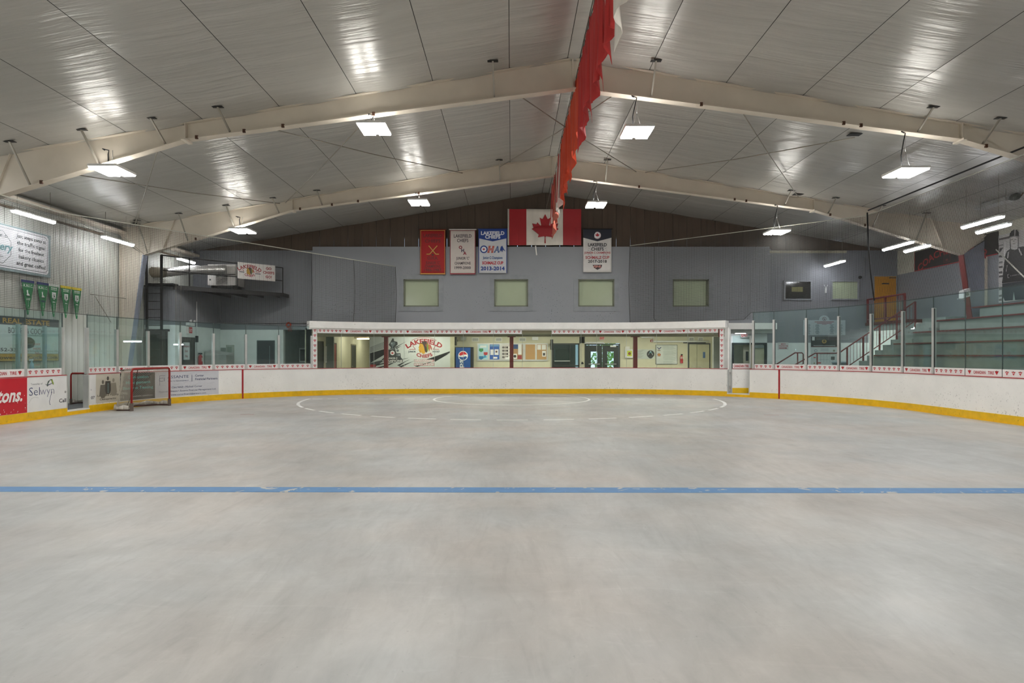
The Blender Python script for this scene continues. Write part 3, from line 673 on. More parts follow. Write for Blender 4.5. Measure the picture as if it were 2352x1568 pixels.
p.line([(a+.02, .42), (a+.1, .53), (a+.22, .56), (a+.33, .53)], .006, '#a7a7a5', 1)
p.done()
o, p, a, b = advert(bC, 'narrow white advert with part of a phone number', 205.4, 220, .22, 1.05, '#e6e6e4'); p.text('07', a+.13, .36, .08, '#2a2f3a', w=.15, layer=1, bold=.01); p.disc(a+.06, .62, .012, '#2a2f3a', 1, 8); p.done()
o, p, a, b = advert(bC, 'cream advert with grey figures and a spine', 220, 275, .22, 1.05, '#c9c3b4'); c = (a+b)/2
for (dx, hh, cc) in ((-.2, .76, '#6f6a60'), (.22, .8, '#9a9384'), (.0, .86, '#4f4b45')):
    p.disc(c+dx, hh+.06, .045, cc, 1, 12, .06); p.poly([(c+dx-.1, hh-.02), (c+dx+.1, hh-.02), (c+dx+.14, hh-.3), (c+dx+.06, hh-.4), (c+dx-.06, hh-.4), (c+dx-.14, hh-.3)], cc, 1)
for i in range(9): p.rect(c-.02, .5+i*.033, c+.03, .515+i*.033, '#7fa0a0', 2)
p.text('Lakefield Family', c, .41, .055, '#3a352f', w=.85, layer=1, bold=.01); p.text('Chiropractic', c, .3, .055, '#3a352f', w=.66, layer=1, bold=.01); p.done()
o, p, a, b = advert(bC, 'black advert with turquoise lettering behind the goal', 275.5, 356, .22, 1.05, '#1d1f1d'); c = (a+b)/2; TQ = '#4fb3ab'
for i, (t_, w_) in enumerate((('Concussion', .8), ('Management', .95), ('Baseline Testing', 1.15))): p.text(t_, c+.02, .88-i*.165, .085, TQ, w=w_, layer=1, bold=.015)
p.text('(705)', a+.17, .41, .06, '#d8d8d4', w=.24, layer=1); p.text('15', a+.1, .3, .06, '#d8d8d4', w=.1, layer=1); p.text('treatment (platform', c+.15, .31, .045, '#d8d8d4', w=.85, layer=1); p.done()
o, p, a, b = advert(bC, 'pale financial advert with navy lettering', 357, 502, .22, 1.05, '#cfd0d6'); L_ = b-a
def fx(px): return s_at(px)
p.line([(fx(366), .62), (fx(366), .93), (fx(379), .93)], .012, NV, 1)
p.text('CI', fx(371), .74, .12, '#6a7086', w=.22, layer=1); p.text('ASSANTE', (fx(384)+fx(433))/2, .83, .09, NV, w=fx(433)-fx(384), layer=1)
p.text('WEALTH MANAGEMENT', (fx(384)+fx(433))/2, .72, .035, NV, w=fx(433)-fx(384), layer=1); p.rect(fx(440), .7, fx(441), .93, NV, 1)
p.text('Corner', (fx(448)+fx(468))/2, .86, .07, NV, w=fx(468)-fx(448), layer=1, bold=.01); p.text('Financial Partners', (fx(448)+fx(499))/2, .74, .07, NV, w=fx(499)-fx(448), layer=1, bold=.01)
p.text('Clint Nihill - Michael Corner', (fx(396)+fx(462))/2, .5, .06, NV, w=fx(462)-fx(392), layer=1); p.text('Financial Advisors • Assante Financial Management Ltd.', (fx(366)+fx(495))/2, .38, .055, NV, w=fx(495)-fx(364), layer=1)
p.text('www.cornerfinancialpartners.com', (fx(396)+fx(469))/2, .26, .055, NV, w=fx(469)-fx(388), layer=1)
for i in range(40):
    q = r2.uniform(a, b-.3); zz = r2.uniform(.25, 1.0); p.line([(q, zz), (q+r2.uniform(.1, .3), zz+r2.uniform(0, .06))], .004, '#a9abb4', 0)
p.done()
# gate sills, jambs and leaves
for (s0, s1, lab) in ((sGL0, sGL1, 'white sill of the open gate by the adverts'), (sGR0, sGR1, 'white sill of the open gate beside the lobby glass')):
    x, y, *_ = rim((s0+s1)/2); t = thing('gate_frame', lab, 'gate frame', (x, y, 0))
    MB().strip(B, s0, s1, .0, .09, -.14, .01, 2).build('sill', YEL, t); MB().strip(B, s0-.0, s1+.0, .09, .125, -.16, .012, 2).build('sill_cap', mat('sill_white', '#dddcd8', .5), t)
    for ss in (s0+.02, s1-.02):
        MB().strip(B, ss-.02, ss+.02, .125, BH-.03, -.15, .0, 1).build('jamb', ALU, t)
# players' box floor behind left gate
MB().box(WLX+.06, 15.4, 0, -11.98, 19.6, .13).build('floor_bench', mat('rubber_floor', '#5d5f60', .8, var=.2, scale=8), None, 'dark rubber floor raised behind the boards', kind='structure')
# right gate leaf, swung outward
s0 = sGR0+.14; hx, hy, hnx, hny = rim(s0); ang = math.atan2(-hnx, hny); 
tx, ty = -hny, hnx                                            # tangent (to the right along the rim)
if tx < 0: tx, ty = -tx, -ty
rot = math.radians(33); dx = tx*math.cos(rot)-ty*math.sin(rot); dy = tx*math.sin(rot)+ty*math.cos(rot)
def G(a, z, o): return (hx-hnx*.13+dx*a+dy*o, hy-hny*.13+dy*a-dx*o, z)
gt = thing('rink_gate', 'white gate leaf ajar with a glass upper pane and red lettering', 'gate', (hx, hy, 0))
GWd = .72
MB().strip(G, 0, GWd, .33, BH-.01, 0, .05, 1).build('board_face', WHITE, gt); MB().strip(G, 0, GWd, .13, .33, 0, .055, 1).build('kick_plate', YEL, gt); MB().strip(G, -.01, GWd+.01, BH-.01, BH+.005, -.01, .06, 1).build('cap_rail', RED, gt)
MB().strip(G, -.03, 0, .13, BH, -.01, .06, 1).build('edge_strip', ALU, gt); MB().strip(G, GWd, GWd+.02, .13, BH, 0, .05, 1).build('edge_strip', ALU, gt)
MB().strip(G, .02, GWd-.06, 1.08, 2.35, .02, .032, 1).build('glass_pane', GLASS, gt)
MB().strip(G, GWd-.06, GWd-.02, 1.08, 2.35, 0, .05, 1).build('stanchion', ALU, gt)
ad = MB().strip(G, .02, GWd-.06, 1.08, 1.27, .034, .038, 1).build('ad_strip', ink('#e9e7e6'), gt); p = Print(G, ad, .04); p.text('CANADIAN TIRE', .34, 1.13, .09, '#b5303c', w=.56, bold=.03); p.done()
for z in (.35, .9): MB().strip(G, -.1, -.02, z-.04, z+.04, .0, .03, 1).build('hinge', CHROME, gt)

# ---- advertising strip art shared by all glass strips
CTR = '#b3202c'
def ct_tri(p, x, z, h, small=False, vert=False):
    p.poly([(x-h*.62, z+h*.42), (x+h*.62, z+h*.42), (x, z-h*.52)], '#c22f3a' if small else '#b3141f', 1)
    p.poly([(x-h*.18, z+h*.36), (x, z+h*.62), (x+h*.18, z+h*.36)], '#2c4a36', 2)
    if small: p.rect(x-h*.3, z+h*.02, x+h*.3, z+h*.2, '#ecd9d8', 2)
def strip_art(p, s0, s1, z0, z1, kind):
    w_ = s1-s0; zc = (z0+z1)/2; h = z1-z0
    if kind == 'C':
        ct_tri(p, s0+w_*.1, zc, h*.56); ct_tri(p, s1-w_*.1, zc, h*.56)
        p.text('CANADIAN', s0+w_*.40, zc-h*.2, h*.4, CTR, w=w_*.36, bold=.02); p.text('TIRE', s0+w_*.735, zc-h*.2, h*.4, CTR, w=w_*.17, bold=.02)
    else:
        n = int(kind)
        for i in range(n): ct_tri(p, s0+w_*(i+.5)/n, zc, h*.52, True)
# ================================================================== GLASS above the boards
STN = {'l': 2.33, 'r': 2.9}
def glass_run(label, seams, posts, kinds, ztop, zst, side, stw=.075):
    s = [q[0] if isinstance(q, tuple) else s_at(q) for q in seams]     # a 1-tuple is already an arc length
    x, y, *_ = rim((s[0]+s[-1])/2); t = thing('rink_glass', label, 'rink glass', (x, y, BH))
    for i in range(len(s)-1):
        g = MB().strip(B, s[i]+.008, s[i+1]-.008, BH+.01, ztop, -.055, -.043, 3); g.build('glass_pane', GLASS, t)
        ad = MB().strip(B, s[i]+.012, s[i+1]-.012, BH+.008, BH+.19, -.043, -.039, 3).build('ad_strip', ink('#e9e7e6'), t)
        p = Print(B, ad, -.038); strip_art(p, s[i]+.05, s[i+1]-.05, BH+.008, BH+.19, kinds[i]); p.done()
    for i, q in enumerate(s):
        if posts[i]:
            g = MB().strip(B, q-stw/2, q+stw/2, BH, zst, -.105, -.02, 1); o = g.build('stanchion', ALU, t, 'square aluminium post')
            MB().strip(B, q+stw/2, q+stw/2+.01, BH, zst-.02, -.065, -.03, 1).build('gasket', mat('gasket_grey', '#4a4d4d', .6), o)
            MB().strip(B, q-.008, q+.008, zst, ztop, -.06, -.036, 1).build('seam', mat('seam_dark', '#4a5654', .4), o)
        else: MB().strip(B, q-.006, q+.006, BH, ztop, -.06, -.036, 1).build('seam', mat('seam_dark', '#4a5654', .4), t)
    return t
e62 = s_at(62); 
glass_run('glass panes by the open gate with players bench behind', [(e62-2.64,), (e62-1.32,), 62, 147], [1, 1, 1, 1], ['6', 'C', '6'], 2.7, 2.33, 'l')
glass_run('glass panes with white posts along the corner beside the goal', [204, 272, 343, 416, 492, 566, 641, 716], [1]*8, ['6', 'C', '6', 'C', '6', 'C', '6'], 2.74, 2.36, 'l')
s22 = s_at(2298)
glass_run('tall glass panes with white posts in front of the bleachers', [1729, 1776, 1850, 1924, 1998, 2070, 2140, 2213, 2298, (s22+1.25,), (s22+2.5,)], [1, 1, 1, 1, 1, 1, 1, 0, 0, 0, 1], ['4', 'C', '6', 'C', '6', 'C', '6', 'C', '6', 'C'], 3.22, 2.9, 'r')
# inner glass of the bench behind the near left boards
t = thing('bench_glass', 'second glass screen with a warning notice behind the bench', 'glass screen', (-12.15, 16.0, 1.07))
MB().box(-12.16, 15.1, 1.07, -12.148, 16.66, 2.35).build('glass_pane', GLASS, t); MB().box(-12.19, 15.42, .13, -12.12, 16.66, 1.07).build('low_panel', mat('board_back', '#8f908d'), t)
for yy in (15.28, 16.15): MB().box(-12.2, yy-.035, .6, -12.13, yy+.035, 2.36).build('stanchion', mat('bluish_channel', '#8fa5aa', .3), t)
p = Print(plane_l(-12.146), t)
for i, wd in enumerate(('PLEASE', 'ENSURE', 'THIS', 'door is', 'closed.')): p.text(wd, 15.86, 1.85-i*.115 - (0.06 if i > 2 else 0), .05, '#8c4a40', bold=.01)
p.done()
t = thing('spray_bottle', 'clear bottle with blue liquid hanging by the bench glass', 'bottle', (-12.05, 15.62, 1.2))
MB().lathe([(.03, 0), (.05, .02), (.045, .16), (.02, .2), (.015, .24)], (-12.09, 15.62, 1.22), 12).build('bottle_body', mat('bottle_blue', '#8fb6c9', .2), t); MB().box(-12.147, 15.6, 1.45, -12.06, 15.64, 1.5).build('spray_head', mat('bottle_head', '#d7dde0', .4), t)

# ================================================================== LOBBY GLASS, header and strips
hd = thing('lobby_screen', 'white header beam with advertising strips framing the lobby glass', 'glass screen', (0, YE, BH))
sH0, sH1 = s_at(716), s_at(1664)
nH = 60
MB().strip(B, sH0-.1, sH1+.05, 2.67, 2.94, -.35, .07, nH).build('header_beam', HEADW, hd, 'deep white header beam')
MB().strip(B, sH0-.1, sH1+.05, 2.62, 2.67, -.3, -.02, nH).build('header_soffit', HEADW, hd)
MB().strip(B, sH0, sH1, 2.44, 2.63, -.12, -.07, nH).build('lintel', mat('khaki_beam', '#8a856b', .6), hd)
seq = [(729, 788, '6'), (788, 859, 'C'), (859, 928, '6'), (928, 998, 'C'), (998, 1064, '6'), (1064, 1133, 'C'), (1133, 1199, '6'), (1267, 1335, '6'), (1335, 1371, '3'), (1371, 1439, 'C'), (1439, 1508, '6'), (1508, 1579, 'C'), (1579, 1649, '6')]
for a, b, k in seq:
    sa, sb = s_at(a), s_at(b); ad = MB().strip(B, sa+.005, sb-.005, 2.47, 2.655, -.03, -.024, 4).build('ad_strip', ink('#e9e7e6'), hd)
    p = Print(B, ad, -.022); strip_art(p, sa+.03, sb-.03, 2.47, 2.655, k); p.done()
for (a, b, z0_, z1_) in ((718.5, 728.5, BH+.01, 2.655), (1652.5, 1662, BH+.01, 2.655)):
    sa, sb = s_at(a), s_at(b); ad = MB().strip(B, sa, sb, z0_, z1_, -.03, -.024, 1).build('ad_strip', ink('#e9e7e6'), hd); p = Print(B, ad, -.022)
    for i in range(8): ct_tri(p, (sa+sb)/2, z1_-.09-i*(z1_-z0_-.12)/7.3, .1, True)
    p.done()
for a in (784, 859, 928, 998, 1064, 1133, 1200, 1267, 1335, 1371, 1439, 1508, 1579):
    q = s_at(a); MB().strip(B, q-.008, q+.008, BH, 2.47, -.06, -.04, 1).build('seam', mat('seam_pale', '#9aa59c', .4), hd)
pe = [729, 784, 859, 928, 998, 1064, 1133, 1200, 1267, 1335, 1371, 1439, 1508, 1579, 1652]
for a, b in zip(pe, pe[1:]): MB().strip(B, s_at(a)+.01, s_at(b)-.01, BH, 2.5, -.055, -.045, 2).build('glass_pane', GLASSC, hd)
sP = s_at(1669); MB().strip(B, sP-.06, sP+.06, .2, 2.67, -.3, -.08, 1).build('end_post', HEADW, hd)
sP = s_at(1664); MB().strip(B, sP-.02, sP+.1, BH, 2.67, -.12, -.06, 1).build('end_post', ALU, hd)
MB().strip(B, s_at(1650), s_at(1652.2), 2.3, 2.66, -.04, -.02, 1).build('red_tab', STEELR, hd)
for i, a in enumerate((887, 1175, 1459)):
    X, Yp, _ = W(a, 0, 26.1); t = thing('lobby_post', ['dark red steel post in front of the mural', 'dark red steel post in front of the bulletin boards', 'dark red steel post beside the defibrillator box'][i], 'post', (X, Yp, 0), 'lobby posts')
    MB().box(X-.08, Yp-.08, 0, X+.08, Yp+.08, 2.35).build('post_body', mat('post_red', '#7d2224', .45), t); MB().box(X-.17, Yp-.12, 2.35, X+.17, Yp+.12, 2.38).build('top_plate', mat('post_red', '#7d2224'), t)
# white fascia over the side doorway
x0, _, zt = W(1680, 743, 26.05); x1, _, zb = W(1772, 757, 26.05)
MB().box(x0-.35, 25.5, zb, x1, YB, zt).build('trim_8', HEADW, None, 'white fascia box over the side doorway', kind='structure')
MB().box(x0-.2, 25.7, zb-.16, x1-.03, YB, zb).build('trim_9', mat('fascia_grey', '#a9aeab', .5), None, 'pale grey soffit strip under the white fascia', kind='structure')
# side doorway
t = thing('door_5', 'open doorway with cream door leaf below the white fascia', None, ((dx0+dx1)/2, YB, 0), kind='structure')
mp = plane_y(YB); frame_mb(mp, dx0+.06, dx1-.1, dz1-.08, .08, -.2, .03).build('door_frame', DOORB, t)
x_, _, _z = W(1724, 0, YB+.1); MB().box(x_+.04, YB+.03, .02, dx1-.12, YB+.09, dz1-.1).build('door_leaf', DOORC, t)
MB().box(x_+.1, YB-.06, 1.9, x_+.5, YB+.03, 2.0).build('door_closer', mat('closer_grey', '#6e7a77', .4), t)
MB().box(x_-.26, YB+.2, .02, x_-.02, YB+.26, dz1-.06).build('second_leaf', mat('second_leaf_beige', '#a09886', .5), t); MB().box(x_-.17, YB+.18, 1.35, x_-.06, YB+.21, 1.75).build('door_light', BLACK, t)
MB().box(8.9, YB+.9, 0, 12.2, YB+1.1, 2.7).build('room_behind', mat('room_grey', '#a5aaa2', .6), t)
x_, _, z_ = W(1715, 763, YB); EX = thing('exit_sign', 'red lettered exit sign over the side doorway', 'sign', (x_-.1, YB-.12, z_))
MB().box(x_-.3, YB-.14, z_-.22, x_+.02, YB-.1, z_+.02).build('sign_box', mat('sign_white', '#cfc9c6', .4), EX); p = Print(plane_y(YB-.14), EX); p.text('EXIT', x_-.14, z_-.18, .15, '#c23038', w=.27, bold=.03); p.done()
t = thing('strip_light', 'lit strip light hanging before the side doorway', 'light', (9.6, 25.9, 2.45)); x0, _, z0 = W(1690, 766, 25.9); x1, _, z1 = W(1712, 763.5, 25.9)
MB().box(x0, 25.85, z0, x1, 25.95, z1).build('tube', emis('strip_glow2', '#f4f8ff', 35), t); MB().box(x0-.02, 25.87, z1, x1+.02, 25.93, z1+.03).build('housing', mat('lamp_white', '#d8d8d4'), t)

# ================================================================== lobby furnishings
def rect_thing(name, label, cat, px0, px1, py0, py1, Y, d, m, part='body', group=None):
    x0, _, z1 = W(px0, py0, Y); x1, _, z0 = W(px1, py1, Y); t = thing(name, label, cat, ((x0+x1)/2, Y, z0), group)
    MB().box(x0, Y-d, z0, x1, Y-.001, z1).build(part, m, t); return t, x0, x1, z0, z1
# drinks machine
Yv = 30.3; x0, _, z1 = W(1045.5, 797, Yv); x0 += .03; x1 = W(1083, 0, Yv)[0]
t = thing('vending_machine', 'tall blue drinks machine with a round red white and blue emblem', 'vending machine', ((x0+x1)/2, Yv, 0))
MB().box(x0, Yv-.35, .06, x1+.1, Yv+.33, z1).build('cabinet', mat('machine_black', '#17191d', .4), t); MB().box(x0+.03, Yv-.38, .1, x1-.03, Yv-.35, z1-.03).build('front_panel', mat('machine_blue', '#1b4b8f', .3), t)
p = Print(plane_y(Yv-.38), t); xc = (x0+x1)/2; zc = z1-.42
p.disc(xc+.0, zc, .235, '#dfe3e8', 0); p.disc(xc, zc, .215, '#e9ebee', 1)
def lens(x, z, r, up):
    pts = [(x+r*math.cos(a), z+r*math.sin(a)) for a in [PI*(.08+i/14*.84)+ (0 if up else PI) for i in range(15)]]
    return pts
p.poly(lens(xc, zc, .2, True)+[(xc-.12, zc+.0), (xc+.02, zc+.06)], '#c4252f', 2); p.poly(lens(xc, zc, .2, False)+[(xc+.12, zc-.02), (xc-.02, zc-.07)], '#1b4b8f', 2)
p.text('pepsi', xc-.02, 1.0, .2, '#dfe3e8', w=.95, bold=.02, rot=PI/2, layer=1); p.done()
for k in range(4): MB().box(x0+.05+(k % 2)*(x1-x0-.16), Yv-.3+(k//2)*.55, 0, x0+.11+(k % 2)*(x1-x0-.16), Yv-.24+(k//2)*.55, .06).build('foot', BLACK, t)
# bulletin case with six bays
YBB = 30.7
t, x0, x1, z0, z1 = rect_thing('bulletin_case', 'six bay aluminium bulletin case with posters and bare cork', 'notice board', 1096, 1258, 788, 829, YBB, .05, ALU, 'case_frame')
bays_ = [(1099, 1121), (1125, 1147), (1153, 1174), (1178, 1201), (1207, 1229), (1233, 1255)]
cols = ['#a9cfdc', '#2b5aa8', '#c9c3c0', '#a9835a', '#b08a5a', '#b08a5a']
mpb = plane_y(YBB-.05)
for i, (a, b) in enumerate(bays_):
    xa, xb2 = W(a, 0, YBB)[0], W(b, 0, YBB)[0]; zb2, zt2 = z0+.08, z1-.06
    o = MB().box(xa, YBB-.056, zb2, xb2, YBB-.05, zt2).build('display_bay', ink(cols[i]), t, ['pale blue poster', 'deep blue poster', 'grey photo poster', 'cork with notices', 'bare cork board', 'cork with three sheets'][i]); p = Print(plane_y(YBB-.056), o); w_ = xb2-xa; h = zt2-zb2
    if i == 0:
        p.rect(xa+.08, zt2-.15, xb2-.08, zt2-.05, '#dfe6e2'); p.poly([(xa+.03, zt2-.2), (xa+.24, zt2-.2), (xa+.24, zt2-.32), (xa+.13, zt2-.38), (xa+.03, zt2-.32)], '#3a8a52'); p.poly([(xa+.26, zt2-.38), (xb2-.02, zt2-.38), (xb2-.02, zt2-.5), (xb2-.12, zt2-.55), (xa+.26, zt2-.5)], '#b3343a'); p.poly([(xa+.03, zt2-.58), (xa+.24, zt2-.58), (xa+.24, zt2-.7), (xa+.13, zt2-.76), (xa+.03, zt2-.7)], '#2a6f9e'); p.poly([(xa+.2, zb2+.04), (xb2-.05, zb2+.12), (xa+.3, zb2+.24)], '#3a9ac4')
    elif i == 1: p.rect(xa+.02, zt2-.1, xb2-.02, zt2-.02, '#6c9ac4'); p.rect(xa+.03, zt2-.52, xa+.2, zt2-.25, '#dedfe0'); p.rect(xa+.24, zt2-.52, xb2-.04, zt2-.24, '#dedfe0'); p.rect(xa+.16, zb2+.04, xb2-.1, zb2+.13, '#e3e3e3'); p.disc(xa+.33, zt2-.36, .05, '#5a3a3a', 1)
    elif i == 2: [p.disc(xa+.06+.1*(k % 4), zt2-.15-.16*(k//4), .055, ['#5f5a5a', '#8c8580', '#4a4545', '#e3dfdc'][k % 4], k % 2, 10) for k in range(16)]; p.rect(xa+.16, zb2+.0, xa+.36, zb2+.12, '#e5e5e5', 2)
    elif i == 3: p.rect(xa+.0, zt2-.22, xa+.3, zt2, '#2c4a78'); p.rect(xa+.26, zt2-.5, xb2-.06, zt2-.0, '#dcdcd8', 1); p.rect(xa+.0, zb2+.02, xa+.2, zb2+.28, '#dcdcd8'); p.disc(xa+.1, zb2+.16, .07, '#2a2623', 1, 14); p.rect(xa+.24, zb2+.02, xb2-.06, zb2+.2, '#8f2f36', 1)
    elif i == 5: p.rect(xa+.02, zt2-.26, xa+.2, zt2-.02, '#dcdcd8'); p.rect(xa+.24, zt2-.26, xb2-.03, zt2-.02, '#dcdcd8'); p.rect(xa+.26, zt2-.6, xb2-.03, zt2-.32, '#e3e3e0'); p.rect(xa+.3, zt2-.55, xb2-.07, zt2-.42, '#2a2a2a', 1)
    p.done()
for i, (a, b, c, d) in enumerate(((1084, 1100, 775, 784), (1138, 1153, 775, 784), (1192, 1208, 775, 784), (1582, 1594, 774, 783), (1603, 1615, 774, 783))):
    Yq = YBB if i < 3 else YD
    t, x0, x1, z0, z1 = rect_thing('wall_vent', ['white wall grille nearest the drinks machine', 'white wall grille above the first bulletin bays', 'white wall grille right above the cork bays', 'dark wall grille above the cream double doors, nearer the notice board', 'dark wall grille above the cream double doors, nearer the side wall'][i], 'vent', a, b, c, d, Yq, .03, mat('lamp_white', '#d8d8d4'), 'frame', 'lobby wall grilles')
    g = MB()
    for k in range(5): g.box(x0+.03, Yq-.036, z0+.03+k*(z1-z0-.06)/5, x1-.03, Yq-.03, z0+.045+k*(z1-z0-.06)/5)
    g.build('louvre', mat('vent_grey', '#7f857d', .5), t)
t, *_r = rect_thing('emergency_light', 'white emergency light box above the cork bays', 'light fitting', 1222, 1236, 773, 781, YBB, .14, mat('box_white', '#d5d8d8', .4))
for i, (a, b, c, d, Yq, lab) in enumerate(((1042, 1050, 771, 793, 29.6, 'dark television beside the drinks machine'), (1263.5, 1269, 780, 803, 30.4, 'dark television at the corner by the office window'))):
    t, x0, x1, z0, z1 = rect_thing('television', lab, 'television', a, b, c, d, Yq, .5, mat('tv_black', '#141517', .25), 'screen_body'); MB().box(x0-.0, Yq-.0, (z0+z1)/2-.05, x1, Yq+.3, (z0+z1)/2+.05).build('bracket', DARK, t)
t, *_r = rect_thing('loudspeaker', 'small grey loudspeaker over the drinks machine', 'loudspeaker', 1059, 1071, 771, 781, 30.7, .25, mat('speaker_grey', '#9a9f98', .5))
x_, _, z_ = W(1145, 772, 27.6); t = thing('ceiling_speaker', 'round dark ceiling fitting hanging over the lobby', 'light fitting', (x_, 27.6, z_)); MB().lathe([(.3, -.02), (.4, .03), (.38, .1), (.1, .2)], (x_, 27.6, z_), 20).build('shell', BLACK, t)
# exit sign, defibrillator, plaques, notice board, extinguisher, doors
t, x0, x1, z0, z1 = rect_thing('exit_sign', 'red exit sign above the glass entrance doors', 'sign', 1376, 1388.5, 772.5, 781, YD, .06, mat('sign_white', '#cfc9c6')); p = Print(plane_y(YD-.06), t); p.rect(x0+.02, z0+.02, x1-.02, z1-.02, '#d9a9a4', 0); p.text('EXIT', (x0+x1)/2, z0+.05, .1, '#c8242c', w=.22, bold=.03, layer=1); p.done()
t, x0, x1, z0, z1 = rect_thing('defibrillator_box', 'white wall box with a yellow defibrillator window', 'wall box', 1435, 1454, 802, 821.5, YD, .16, mat('box_white', '#d5d8d8'), 'box'); MB().box(x0+.09, YD-.165, z0+.08, x1-.09, YD-.16, z1-.07).build('window_pane', ink('#b5bf3a'), t); p = Print(plane_y(YD-.165), t); p.disc((x0+x1)/2, (z0+z1)/2, .07, '#4a4d1c', 0, 14); p.poly([((x0+x1)/2-.05, (z0+z1)/2+.02), ((x0+x1)/2+.05, (z0+z1)/2+.02), ((x0+x1)/2, (z0+z1)/2-.05)], '#c23030', 1); p.done()
MB().box(x0+.02, YD-.06, z1+.0, x1-.18, YD, z1+.14).build('label_card', mat('card_white', '#dededa', .5), t)
t, x0, x1, z0, z1 = rect_thing('wall_plaque', 'silver wall plaque with a round black emblem', 'plaque', 1455, 1503.5, 802, 824, YD, .03, mat('plaque_silver', '#b9c1bb', .35), 'plate'); p = Print(plane_y(YD-.03), t); xc = x1-.21; zc = (z0+z1)/2
p.disc(xc, zc, .19, '#24282a', 0, 28); p.disc(xc, zc+.06, .07, '#6fa0a8', 1, 14); p.disc(xc, zc-.05, .12, '#a9b0ac', 1, 20); p.disc(xc, zc-.1, .12, '#24282a', 2, 20); p.leaf(xc, zc+.14, .06, '#cfd6d2', 3)
for i in range(9): p.rect(x0+.08, z1-.06-i*.045, x0+.5-.05*(i % 3), z1-.048-i*.045, '#848b86')
p.done()
t, x0, x1, z0, z1 = rect_thing('poster_board', 'large framed notice board with club crests and columns of text', 'notice board', 1505.5, 1555.5, 791.5, 836.5, YD, .04, mat('frame_dark_grey', '#5d645f', .5), 'frame'); MB().box(x0+.025, YD-.045, z0+.025, x1-.025, YD-.04, z1-.025).build('sheet', mat('sheet_grey_white', '#c3c9c4', .5), t)
p = Print(plane_y(YD-.045), t); p.poly([(x0+.06, z1-.12), (x0+.1, z1-.12), (x0+.17, z1-.19), (x0+.24, z1-.12), (x0+.3, z1-.12), (x0+.17, z1-.25)], '#3a3f6a'); p.rect(x0+.1, z1-.3, x0+.24, z1-.27, '#6a4a2a'); p.disc(x0+.17, z1-.5, .09, '#a8564a', 0, 16, .07); p.disc(x0+.17, z1-.5, .05, '#b98d3a', 1, 12); p.text('CHIEFS', x0+.17, z1-.6, .03, '#8c2a30', w=.2)
for i in range(30):
    if i in (7, 16, 24): continue
    p.rect(x0+.38, z1-.08-i*.03, x1-.08-.05*(i*7 % 4), z1-.07-i*.03, '#9aa39e')
p.done()
x_, _, z_ = W(1564, 834, YD); t = thing('fire_extinguisher', 'red fire extinguisher hanging beside the cream double doors', 'fire extinguisher', (x_, YD-.12, z_)); MB().lathe([(.06, 0), (.075, .02), (.075, .3), (.06, .36), (.025, .4)], (x_, YD-.12, z_), 14).build('cylinder', mat('extinguisher_red', '#a8222a', .3), t); MB().box(x_-.03, YD-.15, z_+.4, x_+.05, YD-.09, z_+.46).build('valve', BLACK, t); MB().box(x_-.06, YD-.19, z_+.22, x_+.06, YD-.185, z_+.33).build('label_card', ink('#d8cfc8'), t)
dd0, dd1 = W(1580, 0, YD)[0], W(1631, 0, YD)[0]; dzz = W(0, 788, YD)[2]
t = thing('door_6', 'cream double doors in the lobby with a small blue notice', None, ((dd0+dd1)/2, YD, 0), kind='structure'); frame_mb(plane_y(YD), dd0+.05, dd1-.05, dzz-.05, .05, 0, .05).build('door_frame', DOORG, t)
dm = (dd0+dd1)/2-.12
door_leaf(t, plane_y(YD), dd0+.06, dm-.01, dzz-.06, DOORC, 'r'); door_leaf(t, plane_y(YD), dm+.01, dd1-.06, dzz-.06, DOORC, 'l')
p = Print(plane_y(YD-.05), t, .004); p.rect(dm+.3, 1.45, dm+.42, 1.75, '#3a5a84'); p.done(); MB().box(dd0-.25, YD-.12, dzz+.0, dd1-.25, YD-.04, dzz+.06).build('door_closer', DARK, t)
x0, _, z_ = W(1500, 784, YD); x1 = W(1627, 0, YD)[0]; MB().tube([(x0-.6, YD-.1, z_+.22), (x0, YD-.1, z_+.22), (x0, YD-.1, z_), (x1, YD-.1, z_)], .045, 8).build('white_pipe', mat('box_white', '#d5d8d8'), None, 'white pipe running above the cream double doors', 'pipe')
x_, _, z_ = W(1500, 783, YD); t = thing('fire_alarm', 'small red fire alarm left of the white pipe', 'alarm', (x_-.08, YD, z_)); MB().box(x_-.14, YD-.06, z_-.05, x_-.02, YD, z_+.07).build('housing', mat('alarm_red', '#8c2422', .4), t); MB().lathe([(.02, 0), (.035, -.03)], (x_-.08, YD-.06, z_), 10, 'y').build('strobe', mat('box_white', '#d5d8d8'), t)
MB().box(10.2, 27.3, 0, 10.3, 27.5, 2.2).build('trim_10', mat('orange_wood', '#9a6a3a', .5), None, 'orange timber edge at the end of the lobby', kind='structure')
x_, _, z_ = W(1337, 836, YD); t = thing('wall_phone', 'small dark hand dispenser between office window and glass doors', 'dispenser', (x_, YD-.1, z_)); MB().lathe([(.05, 0), (.07, .05), (.02, .12)], (x_, YD-.09, z_), 10).build('body', DARK, t)

